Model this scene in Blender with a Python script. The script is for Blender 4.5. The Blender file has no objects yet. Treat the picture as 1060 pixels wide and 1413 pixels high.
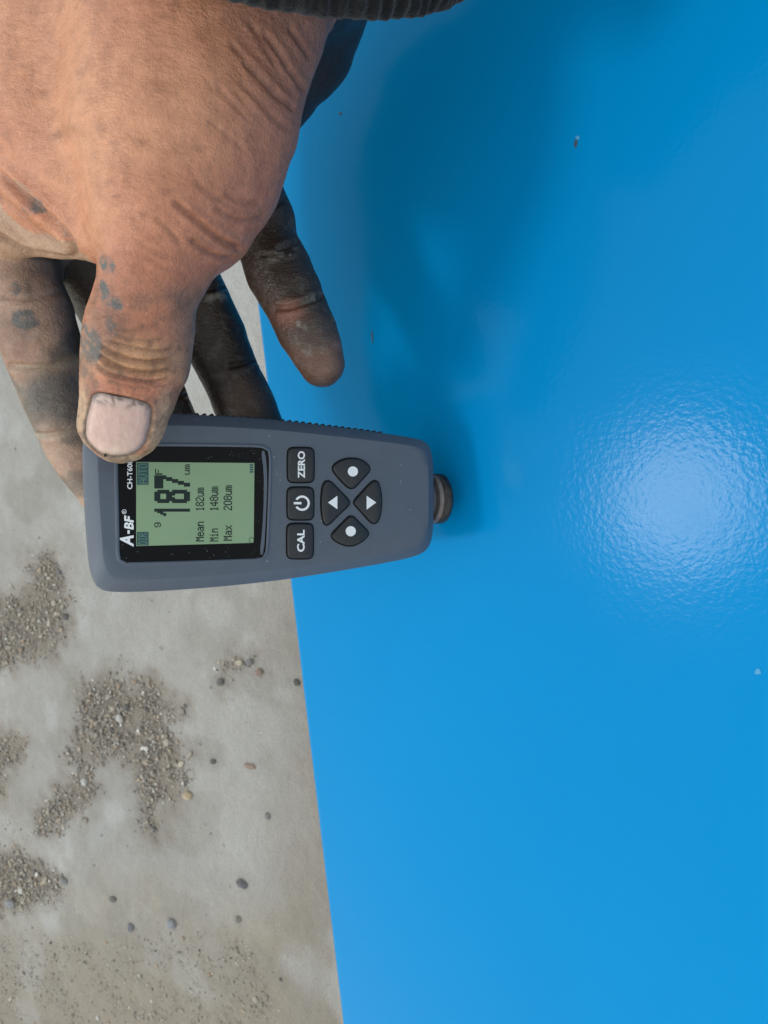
import bpy, bmesh, math, random
import numpy as np
from mathutils import Vector, Matrix

# ------------------------------------------------------------------ frame of the place
FPX, CX, CY = 1021.0, 530.0, 706.5           # lens in photo pixels
ALPHA = math.radians(65)                      # how far the lens points below the horizon
THETA = math.radians(52)                      # slope of the blue panel against the line of sight
CAM_H = 0.69                                  # lens above the ground, metres
_c, _s = math.cos(ALPHA), math.sin(ALPHA)
R = np.array([[0, 1, 0], [-_s, 0, -_c], [-_c, 0, _s]])      # lens axes -> world axes
T = np.array([0, 0, CAM_H])


def W(p):                                     # lens-aligned metres -> world
    return np.asarray(p, float) @ R.T + T


def ray(px, py):
    return np.array([(px - CX) / FPX, -(py - CY) / FPX, -1.0])


def P(px, py, z):
    return ray(px, py) * z


scene = bpy.context.scene
cam_d = bpy.data.cameras.new('camera')
cam_d.sensor_fit = 'VERTICAL'
cam_d.sensor_height = 24.0
cam_d.lens = 24.0 * FPX / 1413.0
cam_d.clip_start = 0.005
cam_d.clip_end = 500
cam_d.dof.use_dof = True
cam_d.dof.focus_distance = 0.225
cam_d.dof.aperture_fstop = cam_d.lens / 0.75   # a pupil of about three quarters of a millimetre
cam = bpy.data.objects.new('camera', cam_d)
scene.collection.objects.link(cam)
M4 = Matrix.Identity(4)
for i in range(3):
    for j in range(3):
        M4[i][j] = R[i][j]
    M4[i][3] = T[i]
cam.matrix_world = M4
scene.camera = cam

# blue panel plane (lens frame) and the mirror direction that puts the glint where it is
N_PANEL = np.array([-math.cos(THETA), -0.15, math.sin(THETA)])
N_PANEL /= np.linalg.norm(N_PANEL)
# the gauge: its upper end, long axis, width axis and face normal
PHI = math.radians(24)
GL = 0.1095
ZA = 0.2175
G0 = P(119, 698, ZA)
G1 = P(594, 688, ZA + GL * math.sin(PHI))
ax = (G1 - G0) / np.linalg.norm(G1 - G0)
av = np.array([0, 1.0, 0.0])
av = av - (av @ ax) * ax
av /= np.linalg.norm(av)
aw = np.cross(ax, av)
PR = 0.0094                                   # radius of the probe ring
_k = ray(627, 688)
_n = np.cross(_k, av)                         # the ring's near rim lies on this sight line
_o = G0 + aw * (-0.0135 + PR)
PROBE_U = -float(_n @ _o) / float(_n @ ax)
TIP = G0 + ax * PROBE_U + aw * (-0.0135 - PR)  # the rim that rests on the panel
PANEL_D = float(N_PANEL @ TIP)


def on_panel(px, py):
    r = ray(px, py)
    return r * (PANEL_D / float(N_PANEL @ r))


_v = ray(860, 694)
_v /= np.linalg.norm(_v)
SUN = _v - 2 * float(_v @ N_PANEL) * N_PANEL
SUN_W = SUN @ R.T
SUN_EL = math.asin(SUN_W[2])
SUN_AZ = math.atan2(SUN_W[0], SUN_W[1])

world = bpy.data.worlds.new('World')
scene.world = world
world.use_nodes = True
wn = world.node_tree.nodes
wl = world.node_tree.links
sky = wn.new('ShaderNodeTexSky')
sky.sky_type = 'NISHITA'
sky.sun_disc = False
sky.sun_elevation = SUN_EL
sky.sun_rotation = SUN_AZ
sky.air_density = 3.2
sky.dust_density = 0.0
sky.ozone_density = 1.0
hs = wn.new('ShaderNodeHueSaturation')          # thin overcast: the blue is washed out
hs.inputs['Saturation'].default_value = 0.4
wl.new(sky.outputs[0], hs.inputs['Color'])
wl.new(hs.outputs[0], wn['Background'].inputs[0])
wn['Background'].inputs[1].default_value = 0.15

sun_d = bpy.data.lights.new('sun', 'SUN')
sun_d.energy = 0.55
sun_d.angle = math.radians(10)
sun_d.color = (1.0, 0.97, 0.93)
sun = bpy.data.objects.new('sun', sun_d)
scene.collection.objects.link(sun)
sun.rotation_euler = Vector(SUN_W).to_track_quat('Z', 'Y').to_euler()

vs = scene.view_settings
vs.view_transform = 'Standard'
vs.look = 'None'
vs.exposure = 0.5
vs.gamma = 1.0
scene.cycles.use_denoising = True


# ------------------------------------------------------------------ helpers
def link(o, parent=None):
    scene.collection.objects.link(o)
    if parent is not None:
        o.parent = parent
    return o


def tag(o, label=None, category=None, group=None, kind=None):
    for k, v in (('label', label), ('category', category), ('group', group), ('kind', kind)):
        if v:
            o[k] = v
    return o


def mk(name, verts, faces, mat, parent=None, smooth=None):
    me = bpy.data.meshes.new(name)
    me.from_pydata([tuple(map(float, v)) for v in verts], [], [tuple(map(int, f)) for f in faces])
    me.update()
    if mat:
        me.materials.append(mat)
    if smooth is not None:
        me.polygons.foreach_set('use_smooth', [True] * len(me.polygons))
        if smooth < 180:
            me.set_sharp_from_angle(angle=math.radians(smooth))
    return link(bpy.data.objects.new(name, me), parent)


def mk_np(name, verts, quads, mat, parent=None, smooth=True):
    me = bpy.data.meshes.new(name)
    nv, nf, k = len(verts), len(quads), quads.shape[1]
    me.vertices.add(nv)
    me.vertices.foreach_set('co', np.ascontiguousarray(verts, np.float32).ravel())
    me.loops.add(nf * k)
    me.loops.foreach_set('vertex_index', np.ascontiguousarray(quads, np.int32).ravel())
    me.polygons.add(nf)
    me.polygons.foreach_set('loop_start', np.arange(0, nf * k, k, dtype=np.int32))
    me.polygons.foreach_set('loop_total', np.full(nf, k, np.int32))
    me.update(calc_edges=True)
    me.validate()
    me.polygons.foreach_set('use_smooth', [bool(smooth)] * len(me.polygons))
    if mat:
        me.materials.append(mat)
    return link(bpy.data.objects.new(name, me), parent)


def set_col(o, cols, name='Col'):
    a = o.data.color_attributes.new(name, 'FLOAT_COLOR', 'POINT')
    c = np.ones((len(cols), 4), np.float32)
    c[:, :cols.shape[1]] = cols
    a.data.foreach_set('color', c.ravel())


def empty(name, loc=(0, 0, 0)):
    e = bpy.data.objects.new(name, None)
    e.empty_display_size = 0.02
    link(e)
    e.location = loc
    return e


def chaikin(pts, n=2, closed=True):
    p = np.asarray(pts, float)
    for _ in range(n):
        if closed:
            q = np.roll(p, -1, 0)
            p = np.stack([0.75 * p + 0.25 * q, 0.25 * p + 0.75 * q], 1).reshape(-1, p.shape[1])
        else:
            a, b = p[:-1], p[1:]
            m = np.stack([0.75 * a + 0.25 * b, 0.25 * a + 0.75 * b], 1).reshape(-1, p.shape[1])
            p = np.vstack([p[:1], m, p[-1:]])
    return p


def area2(p):
    x, y = p[:, 0], p[:, 1]
    return 0.5 * float(np.sum(x * np.roll(y, -1) - np.roll(x, -1) * y))


def ccw(p):
    return p if area2(p) > 0 else p[::-1].copy()


def resample(p, n):
    q = np.vstack([p, p[:1]])
    d = np.r_[0, np.cumsum(np.linalg.norm(np.diff(q, axis=0), axis=1))]
    t = np.linspace(0, d[-1], n, endpoint=False)
    return np.stack([np.interp(t, d, q[:, k]) for k in range(q.shape[1])], 1)


def inset(p, d):
    t = np.roll(p, -1, 0) - np.roll(p, 1, 0)
    t /= np.linalg.norm(t, axis=1)[:, None] + 1e-12
    nrm = np.stack([-t[:, 1], t[:, 0]], 1)          # points inward for ccw
    return p + nrm * d


def loft(rings, cap0=True, cap1=True):
    n = len(rings[0])
    v = np.vstack(rings)
    f = []
    for k in range(len(rings) - 1):
        for i in range(n):
            j = (i + 1) % n
            f.append((k * n + i, k * n + j, (k + 1) * n + j, (k + 1) * n + i))
    if cap0:
        f.append(tuple(range(n))[::-1])
    if cap1:
        f.append(tuple(range((len(rings) - 1) * n, len(rings) * n)))
    return v, f


def slab(name, outline, z0, z1, mat, parent, bev=0.0, smooth=35):
    p = ccw(np.asarray(outline, float))
    n = len(p)

    def ring(q, z):
        return np.c_[q, np.full(n, z)]
    rings = [ring(p, z0)]
    if bev > 0:
        rings += [ring(p, z1 - bev), ring(inset(p, bev * 0.30), z1 - bev * 0.30), ring(inset(p, bev), z1)]
    else:
        rings += [ring(p, z1)]
    v, f = loft(rings)
    return mk(name, v, f, mat, parent, smooth)


# numpy value noise -------------------------------------------------
_rng = np.random.RandomState(7)
_PERM = _rng.rand(32768).astype(np.float32)


def vnoise(p, scale, seed=0):
    q = np.asarray(p, np.float32) * np.float32(scale) + np.float32(seed * 17.31 + 400.0)
    i = np.floor(q)
    f = q - i
    f = f * f * (3 - 2 * f)
    i = i.astype(np.int32)
    hx = (i[:, 0] * 7919, (i[:, 0] + 1) * 7919)
    hy = (i[:, 1] * 10427, (i[:, 1] + 1) * 10427)
    hz_ = (i[:, 2] * 15649, (i[:, 2] + 1) * 15649)
    g = [[[_PERM[(hx[a] ^ hy[b] ^ hz_[c]) & 32767] for c in (0, 1)] for b in (0, 1)] for a in (0, 1)]
    fx, fy, fz = f[:, 0], f[:, 1], f[:, 2]
    lz = [[g[a][b][0] + fz * (g[a][b][1] - g[a][b][0]) for b in (0, 1)] for a in (0, 1)]
    ly = [lz[a][0] + fy * (lz[a][1] - lz[a][0]) for a in (0, 1)]
    return ly[0] + fx * (ly[1] - ly[0])


def fbm(p, scale, seed=0, octv=3):
    a, o, t = 0.5, 0, 0
    for k in range(octv):
        o = o + a * vnoise(p, scale * 2 ** k, seed + k)
        t += a
        a *= 0.5
    return o / t


def sstep(a, b, x):
    t = np.clip((x - a) / (b - a), 0, 1)
    return t * t * (3 - 2 * t)


# ------------------------------------------------------------------ materials
class Mat:
    def __init__(self, name):
        self.m = bpy.data.materials.new(name)
        self.m.use_nodes = True
        self.n = self.m.node_tree.nodes
        self.l = self.m.node_tree.links
        self.b = self.n['Principled BSDF']

    def node(self, t, **kw):
        nd = self.n.new(t)
        for k, v in kw.items():
            if hasattr(nd, k) and not k[0].isupper():
                setattr(nd, k, v)
            else:
                nd.inputs[k.replace('_', ' ')].default_value = v
        return nd

    def set(self, **kw):
        for k, v in kw.items():
            k = k.replace('_', ' ')
            if hasattr(v, 'is_output'):
                self.l.new(v, self.b.inputs[k])
            else:
                if k.endswith('Color') or k.endswith('Tint'):
                    v = tuple(v) + (1,) if len(v) == 3 else v
                self.b.inputs[k].default_value = v
        return self

    def coord(self, which='Object'):
        return self.node('ShaderNodeTexCoord').outputs[which]

    def noise(self, scale, detail=3, rough=0.55, vec=None, dist=0.0):
        nd = self.node('ShaderNodeTexNoise')
        nd.inputs['Scale'].default_value = scale
        nd.inputs['Detail'].default_value = detail
        nd.inputs['Roughness'].default_value = rough
        nd.inputs['Distortion'].default_value = dist
        self.l.new(vec if vec is not None else self.coord(), nd.inputs['Vector'])
        return nd.outputs['Fac']

    def voro(self, scale, feature='F1', vec=None, rand=1.0):
        nd = self.node('ShaderNodeTexVoronoi')
        nd.feature = feature
        nd.inputs['Scale'].default_value = scale
        nd.inputs['Randomness'].default_value = rand
        self.l.new(vec if vec is not None else self.coord(), nd.inputs['Vector'])
        return nd.outputs['Distance']

    def ramp(self, fac, stops):
        nd = self.node('ShaderNodeValToRGB')
        e = nd.color_ramp.elements
        while len(e) < len(stops):
            e.new(0.5)
        for el, (p, c) in zip(e, stops):
            el.position = p
            c = c if hasattr(c, '__len__') else (c, c, c)
            el.color = tuple(c) + (1,)
        self.l.new(fac, nd.inputs[0])
        return nd.outputs[0]

    def mix(self, a, b, fac, mode='MIX'):
        nd = self.node('ShaderNodeMix')
        nd.data_type = 'RGBA'
        nd.blend_type = mode
        for sock, v in ((nd.inputs[0], fac), (nd.inputs[6], a), (nd.inputs[7], b)):
            if hasattr(v, 'is_output'):
                self.l.new(v, sock)
            elif hasattr(v, '__len__'):
                sock.default_value = tuple(v) + (1,) if len(v) == 3 else v
            else:
                sock.default_value = v
        return nd.outputs[2]

    def math(self, op, a, b=0.0, clamp=False):
        nd = self.node('ShaderNodeMath')
        nd.operation = op
        nd.use_clamp = clamp
        for sock, v in ((nd.inputs[0], a), (nd.inputs[1], b)):
            if hasattr(v, 'is_output'):
                self.l.new(v, sock)
            else:
                sock.default_value = v
        return nd.outputs[0]

    def bump(self, h, dist, strength=1.0, normal=None):
        nd = self.node('ShaderNodeBump')
        nd.inputs['Strength'].default_value = strength
        nd.inputs['Distance'].default_value = dist
        self.l.new(h, nd.inputs['Height'])
        if normal is not None:
            self.l.new(normal, nd.inputs['Normal'])
        return nd.outputs['Normal']

    def attr(self, name='Col'):
        nd = self.node('ShaderNodeAttribute')
        nd.attribute_name = name
        return nd.outputs['Color']

    def scaled(self, sx, sy, sz, which='Object', rot=(0, 0, 0)):
        nd = self.node('ShaderNodeMapping')
        nd.inputs['Scale'].default_value = (sx, sy, sz)
        nd.inputs['Rotation'].default_value = rot
        self.l.new(self.coord(which), nd.inputs['Vector'])
        return nd.outputs[0]


def plain(name, col, rough=0.5, spec=0.5, metal=0.0, grain=0.06, gscale=900):
    m = Mat(name)
    nz = m.noise(gscale, 3)
    c = m.mix(tuple(x * (1 - grain * 2) for x in col), tuple(min(1, x * (1 + grain * 2)) for x in col), nz)
    m.set(Base_Color=c, Roughness=rough, Metallic=metal)
    m.b.inputs['Specular IOR Level'].default_value = spec
    return m.m


# blue enamel with orange peel
m = Mat('blue_enamel')
big = m.noise(9, 3)
col = m.mix((0.0003, 0.208, 0.49), (0.0004, 0.232, 0.535), big)
peel1 = m.noise(560, 1.5, 0.5)
peel2 = m.noise(1100, 1.0, 0.5)
pe = m.math('ADD', peel1, m.math('MULTIPLY', peel2, 0.25))
nb = m.bump(pe, 0.000048)
m.set(Base_Color=col, Roughness=m.ramp(m.noise(30, 4, 0.6), [(0.3, 0.11), (0.7, 0.16)]), Normal=nb, Coat_Weight=0.0)
m.b.inputs['Specular IOR Level'].default_value = 0.07
BLUE = m.m

# gauge shell
m = Mat('slate_plastic')
nz = m.noise(160, 4)
col = m.mix((0.066, 0.083, 0.112), (0.088, 0.106, 0.138), nz)
dust = m.ramp(m.noise(700, 2, 0.6), [(0.70, 0), (0.78, 1)])
col = m.mix(col, (0.22, 0.22, 0.22), m.math('MULTIPLY', dust, 0.35))
speck = m.ramp(m.voro(420), [(0.05, 1), (0.09, 0)])
spk = m.ramp(m.noise(300, 0), [(0.62, 0), (0.66, 1)])
col = m.mix(col, (0.42, 0.42, 0.42), m.math('MULTIPLY', speck, spk))
m.set(Base_Color=col, Roughness=0.48, Normal=m.bump(m.noise(2600, 2), 0.00003))
SHELL = m.m

m = Mat('black_window')
speck = m.ramp(m.voro(750), [(0.10, 1), (0.17, 0)])
spk = m.ramp(m.noise(230, 1), [(0.47, 0), (0.60, 1)])
col = m.mix((0.004, 0.004, 0.005), (0.30, 0.32, 0.30), m.math('MULTIPLY', m.math('MULTIPLY', speck, spk), 0.25))
m.set(Base_Color=col, Roughness=0.16)
m.b.inputs['Specular IOR Level'].default_value = 0.12
WINDOW = m.m

m = Mat('lcd_green')
nz = m.noise(60, 2)
col = m.mix((0.225, 0.325, 0.185), (0.25, 0.35, 0.205), nz)
speck = m.ramp(m.voro(650), [(0.05, 1), (0.09, 0)])
col = m.mix(col, (0.5, 0.55, 0.48), m.math('MULTIPLY', speck, 0.4))
m.set(Base_Color=col, Roughness=0.25)
m.b.inputs['Specular IOR Level'].default_value = 0.25
LCD = m.m
LCD_INK = plain('lcd_segment', (0.012, 0.022, 0.020), 0.4, 0.2)
LCD_BOX = plain('lcd_dark_box', (0.035, 0.085, 0.085), 0.4, 0.2)
LCD_PALE = plain('lcd_pale_segment', (0.11, 0.20, 0.15), 0.4, 0.2)
LCD_FRAME = plain('lcd_frame_black', (0.006, 0.006, 0.006), 0.4, 0.3)

m = Mat('button_rubber')
nz = m.noise(500, 3)
col = m.mix((0.010, 0.011, 0.013), (0.020, 0.021, 0.024), nz)
speck = m.ramp(m.voro(600), [(0.05, 1), (0.10, 0)])
col = m.mix(col, (0.25, 0.25, 0.25), m.math('MULTIPLY', speck, 0.25))
m.set(Base_Color=col, Roughness=0.52, Normal=m.bump(m.noise(3000, 2), 0.00003))
RUBBER = m.m
WELL = plain('button_gap_black', (0.004, 0.004, 0.004), 0.7, 0.2)
INK = plain('white_print', (0.80, 0.80, 0.80), 0.5, 0.3)
GRIP = plain('grip_rubber', (0.012, 0.013, 0.015), 0.6, 0.4)
NECK = plain('probe_neck_plastic', (0.06, 0.075, 0.10), 0.5)

m = Mat('probe_steel')
nz = m.noise(350, 4, 0.6)
wear = m.ramp(nz, [(0.42, 0.0), (0.58, 1.0)])
m.set(Base_Color=m.mix((0.022, 0.022, 0.024), (0.040, 0.037, 0.036), wear), Roughness=0.38, Metallic=0.5)
PROBE = m.m
m = Mat('probe_worn_steel')
nz = m.noise(500, 4, 0.6)
wear = m.ramp(nz, [(0.40, 0.0), (0.60, 1.0)])
m.set(Base_Color=m.mix((0.13, 0.11, 0.105), (0.19, 0.16, 0.15), wear), Roughness=0.45, Metallic=0.4)
PROBE_W = m.m

# skin
m = Mat('skin')
col = m.attr()
mott = m.noise(240, 4, 0.6)
st = m.scaled(1.0, 0.42, 0.7, rot=(0.3, 0.2, 0.75))
col = m.mix(col, m.mix((0.78, 0.70, 0.64), (1.24, 1.26, 1.26), mott), 0.95, 'MULTIPLY')
fine = m.noise(400, 4, 0.6, st)
col = m.mix(col, m.mix((0.66, 0.60, 0.56), (1.34, 1.38, 1.38), fine), 0.8, 'MULTIPLY')
fine2 = m.noise(1500, 2, 0.6)
col = m.mix(col, m.mix((0.80, 0.78, 0.76), (1.18, 1.20, 1.20), fine2), 0.55, 'MULTIPLY')
cells = m.voro(1500, 'DISTANCE_TO_EDGE', st)
cells2 = m.voro(1250, 'DISTANCE_TO_EDGE', m.scaled(0.45, 1.0, 0.7, rot=(0.1, 0.5, -0.5)))
lines = m.ramp(m.math('MINIMUM', cells, cells2), [(0.0, 0), (0.16, 1)])
h = m.math('ADD', m.math('MULTIPLY', lines, 0.16), m.math('ADD', m.noise(1100, 3, 0.6, st), m.math('MULTIPLY', m.noise(420, 3, 0.6, st), 0.55)))
nb = m.bump(h, 0.00038)
rg = m.ramp(mott, [(0.3, 0.30), (0.7, 0.46)])
m.set(Base_Color=col, Roughness=rg, Normal=nb, Subsurface_Weight=0.06, Subsurface_Scale=0.004)
m.b.inputs['Subsurface Radius'].default_value = (1.0, 0.35, 0.2)
m.b.inputs['Specular IOR Level'].default_value = 0.5
SKIN = m.m

m = Mat('nail')
col = m.attr()
stv = m.noise(700, 3, 0.6, m.scaled(0.05, 1.0, 1.0))
col = m.mix(col, m.mix((0.74, 0.70, 0.68), (1.22, 1.24, 1.24), stv), 0.9, 'MULTIPLY')
m.set(Base_Color=col, Roughness=0.33, Normal=m.bump(stv, 0.00012), Subsurface_Weight=0.1, Subsurface_Scale=0.003)
NAIL = m.m

m = Mat('black_knit')
nz = m.noise(900, 4, 0.7)
fz = m.noise(160, 3, 0.6)
col = m.mix((0.003, 0.003, 0.004), (0.022, 0.021, 0.022), m.math('MULTIPLY', nz, fz))
m.set(Base_Color=col, Roughness=0.9, Normal=m.bump(nz, 0.0006), Sheen_Weight=0.15)
m.b.inputs['Specular IOR Level'].default_value = 0.15
KNIT = m.m
m = Mat('dark_jacket_cloth')
nz = m.noise(1400, 3, 0.7)
m.set(Base_Color=m.mix((0.008, 0.009, 0.012), (0.022, 0.023, 0.028), nz), Roughness=0.9, Normal=m.bump(nz, 0.0004))
m.b.inputs['Specular IOR Level'].default_value = 0.15
CLOTH = m.m

# ground
m = Mat('dusty_concrete')
att = m.attr()
cloud = m.noise(14, 5, 0.62)
mid = m.noise(70, 5, 0.65)
grit = m.noise(420, 3, 0.7)
col = m.mix(att, m.mix((0.80, 0.79, 0.77), (1.20, 1.20, 1.20), cloud), 0.55, 'MULTIPLY')
col = m.mix(col, m.mix((0.82, 0.80, 0.78), (1.18, 1.18, 1.18), mid), 0.55, 'MULTIPLY')
col = m.mix(col, m.mix((0.66, 0.64, 0.62), (1.34, 1.34, 1.34), grit), 0.7, 'MULTIPLY')
spots = m.ramp(m.voro(55), [(0.05, 1), (0.13, 0)])
sel = m.ramp(m.noise(26, 2), [(0.52, 0), (0.62, 1)])
col = m.mix(col, (0.16, 0.15, 0.14), m.math('MULTIPLY', m.math('MULTIPLY', spots, sel), 0.55))
gh = m.math('ADD', m.math('MULTIPLY', mid, 1.0), m.math('MULTIPLY', grit, 0.5))
m.set(Base_Color=col, Roughness=0.85, Normal=m.bump(gh, 0.0025))
m.b.inputs['Specular IOR Level'].default_value = 0.3
GROUND = m.m
m = Mat('gravel_stone')
col = m.mix(m.attr(), m.mix((0.75, 0.74, 0.72), (1.25, 1.25, 1.25), m.noise(500, 4, 0.65)), 0.8, 'MULTIPLY')
m.set(Base_Color=col, Roughness=0.85)
m.b.inputs['Specular IOR Level'].default_value = 0.3
GRAVEL = m.m
#@GROUND
# ------------------------------------------------------------------ ground
UP = np.array([-_c, 0, _s])


def on_ground(px, py, h=0.0):
    r = ray(px, py)
    return W(r * ((h - CAM_H) / float(UP @ r)))


def w2px(w):
    p = (np.asarray(w) - T) @ R
    z = -p[:, 2]
    return np.stack([CX + FPX * p[:, 0] / z, CY - FPX * p[:, 1] / z], 1), z


PATCHES = [  # gravel beds, outlines as seen, density
    ([(30, 775), (70, 760), (92, 790), (95, 840), (88, 890), (60, 905), (10, 925), (-40, 950), (-60, 820), (-10, 815), (25, 820), (48, 800)], 1.0),
    ([(104, 940), (150, 935), (215, 938), (225, 962), (258, 970), (258, 990), (238, 1000), (262, 1040), (258, 1085), (240, 1108), (214, 1114), (224, 1142), (208, 1156), (196, 1140), (198, 1108), (188, 1090), (184, 1052), (150, 1048), (118, 1062), (92, 1052), (98, 1020), (108, 992), (106, 962)], 1.25),
    ([(118, 1062), (134, 1080), (126, 1112), (92, 1140), (70, 1158), (50, 1150), (46, 1118), (72, 1096), (92, 1072)], 1.25),
    ([(-30, 1010), (10, 1012), (36, 1020), (28, 1048), (10, 1062), (8, 1090), (-30, 1110)], 1.2),
    ([(-30, 1190), (26, 1172), (72, 1195), (90, 1215), (78, 1240), (30, 1256), (-30, 1260)], 1.3),
    ([(300, 912), (324, 906), (350, 910), (352, 922), (326, 922), (306, 944), (298, 936)], 0.8),
    ([(-40, 1280), (60, 1290), (160, 1300), (260, 1275), (330, 1290), (380, 1340), (390, 1440), (-40, 1440)], 0.42),
    ([(-40, 1110), (30, 1110), (60, 1165), (20, 1180), (-40, 1190)], 0.25),
]


def in_poly(pts, poly):
    x, y = pts[:, 0], pts[:, 1]
    ins = np.zeros(len(pts), bool)
    dist = np.full(len(pts), 1e9)
    n = len(poly)
    for i in range(n):
        (x0, y0), (x1, y1) = poly[i], poly[(i + 1) % n]
        c = ((y0 > y) != (y1 > y)) & (x < (x1 - x0) * (y - y0) / ((y1 - y0) or 1e-9) + x0)
        ins ^= c
        e = np.array([x1 - x0, y1 - y0])
        t = np.clip(((x - x0) * e[0] + (y - y0) * e[1]) / (e @ e + 1e-9), 0, 1)
        dist = np.minimum(dist, np.hypot(x - x0 - t * e[0], y - y0 - t * e[1]))
    return np.where(ins, dist, -dist)


POLYW = [(np.array([on_ground(x, y)[:2] for x, y in poly]), dens) for poly, dens in PATCHES]
g0 = np.array([on_ground(x, y) for x, y in ((-40, -20), (-40, 1440), (520, 1440), (520, -20))])
xa, xb = g0[:, 0].min() - 0.05, g0[:, 0].max() + 0.05
ya, yb = g0[:, 1].min() - 0.05, g0[:, 1].max() + 0.05
step = 0.0045


def axis_pts(a, b):
    core = np.arange(a, b, step)
    far = np.array([0.03, 0.08, 0.2, 0.5, 1.2, 3, 8, 20, 60, 160])
    return np.r_[a - far[::-1], core, core[-1] + far]


gx, gy = axis_pts(xa, xb), axis_pts(ya, yb)
GX, GY = np.meshgrid(gx, gy, indexing='ij')
gp = np.c_[GX.ravel(), GY.ravel()]
g3 = np.c_[gp, np.zeros(len(gp))]
dirt = np.zeros(len(gp))
wob = (fbm(g3, 45, 3) - 0.5) * 0.035
for poly, dens in POLYW:
    sd = in_poly(gp, poly) + wob
    dirt = np.maximum(dirt, sstep(-0.030, 0.022, sd + (vnoise(g3, 120, 6) - 0.5) * 0.02) * min(1, dens))
base = np.array([0.348, 0.332, 0.308])
brown = np.array([0.27, 0.235, 0.195])
tan = np.array([0.31, 0.265, 0.20])
gpx, _gz = w2px(g3)
cn = fbm(g3, 7, 11, 4)
colg = base[None] * (0.72 + 0.56 * cn[:, None])
low = sstep(1150, 1400, gpx[:, 1] + (fbm(g3, 12, 5) - 0.5) * 260)[:, None] * 0.75     # dusty, brown end of the slab
low = np.where((_gz > 0)[:, None], low, 0.5)
colg = colg * (1 - low) + tan * low
near = sstep(0.10, 0.0, gp[:, 1] - (on_ground(420, 900)[1] - 0.02) + (fbm(g3, 20, 9) - 0.5) * 0.09)[:, None] * 0.7
colg = colg * (1 - near) + brown * near
pale = sstep(0.54, 0.66, fbm(g3, 9, 21, 4))[:, None] * 0.45
damp = sstep(0.55, 0.66, fbm(g3, 13, 25, 4))[:, None] * 0.4
colg = colg * (1 - damp) + np.array([0.255, 0.235, 0.205]) * damp
colg = colg * (1 - pale) + np.array([0.46, 0.455, 0.44]) * pale
colg = colg * (1 - dirt[:, None] * 0.85) + np.array([0.235, 0.195, 0.155]) * dirt[:, None] * 0.85
zz = (fbm(g3, 30, 2) - 0.5) * 0.002 - dirt * 0.0025 + (vnoise(g3, 180, 4) - 0.5) * 0.0012
far_m = (GX.ravel() < xa - 0.02) | (GX.ravel() > xb + 0.03) | (GY.ravel() < ya - 0.02) | (GY.ravel() > yb + 0.03)
zz[far_m] = 0
nx, ny = len(gx), len(gy)
ii, jj = np.meshgrid(np.arange(nx - 1), np.arange(ny - 1), indexing='ij')
a = (ii * ny + jj).ravel()
quads = np.stack([a, a + ny, a + ny + 1, a + 1], 1)
ground = mk_np('ground', np.c_[gp, zz], quads, GROUND)
set_col(ground, colg)
tag(ground, 'dusty grey concrete ground with gravel beds and brown stains', None, None, 'structure')

# gravel: too many to count, one mass
t = (1 + 5 ** 0.5) / 2
ICO_V = np.array([(-1, t, 0), (1, t, 0), (-1, -t, 0), (1, -t, 0), (0, -1, t), (0, 1, t), (0, -1, -t), (0, 1, -t), (t, 0, -1), (t, 0, 1), (-t, 0, -1), (-t, 0, 1)], float)
ICO_V /= np.linalg.norm(ICO_V[0])
ICO_F = np.array([(0, 11, 5), (0, 5, 1), (0, 1, 7), (0, 7, 10), (0, 10, 11), (1, 5, 9), (5, 11, 4), (11, 10, 2), (10, 7, 6), (7, 1, 8), (3, 9, 4), (3, 4, 2), (3, 2, 6), (3, 6, 8), (3, 8, 9), (4, 9, 5), (2, 4, 11), (6, 2, 10), (8, 6, 7), (9, 8, 1)])
rs = np.random.RandomState(5)
pts, rad = [], []
for poly, dens in POLYW:
    lo, hi = poly.min(0) - 0.01, poly.max(0) + 0.01
    n = int(np.prod(hi - lo) / (0.0028 ** 2) * 1.4 * dens)
    q = lo + rs.rand(n, 2) * (hi - lo)
    sd = in_poly(q, poly) + (fbm(np.c_[q, np.zeros(n)], 60, 8) - 0.5) * 0.03
    clump = fbm(np.c_[q, np.zeros(n)], 40, 14)
    keep = (sd > -0.012) & (rs.rand(n) < sstep(-0.012, 0.020, sd)) & (rs.rand(n) < sstep(0.25, 0.55, clump) * 0.9 + 0.1)
    q = q[keep]
    r = np.clip(rs.lognormal(math.log(0.00078), 0.55, len(q)), 0.0007, 0.0045)
    if dens < 0.5:
        r *= 0.75
    pts.append(q)
    rad.append(r)
n = 6500                                         # strays all over the slab
q = np.c_[xa + rs.rand(n) * (xb - xa), ya + rs.rand(n) * (yb - ya)]
pts.append(q)
rad.append(np.clip(rs.lognormal(math.log(0.0008), 0.4, n), 0.0004, 0.0022))
pts, rad = np.vstack(pts), np.concatenate(rad)
n = len(pts)
V = np.repeat(ICO_V[None], n, 0) * (1 + (rs.rand(n, 12, 1) - 0.5) * 0.5)
V *= (0.65 + 0.7 * rs.rand(n, 1, 3)) * np.array([1, 1, 0.55])
ang = rs.rand(n) * 6.283
ca, sa = np.cos(ang)[:, None], np.sin(ang)[:, None]
V = np.stack([V[..., 0] * ca - V[..., 1] * sa, V[..., 0] * sa + V[..., 1] * ca, V[..., 2]], -1) * rad[:, None, None]
V += np.c_[pts, rad * 0.30 - 0.0012][:, None, :]
F = (ICO_F[None] + (np.arange(n) * 12)[:, None, None]).reshape(-1, 3)
gravel = mk_np('gravel', V.reshape(-1, 3), F, GRAVEL, None, smooth=False)
pal = np.array([(0.31, 0.27, 0.225), (0.38, 0.33, 0.27), (0.20, 0.18, 0.16), (0.34, 0.265, 0.195), (0.52, 0.50, 0.46), (0.13, 0.125, 0.12), (0.30, 0.27, 0.24)])
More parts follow.
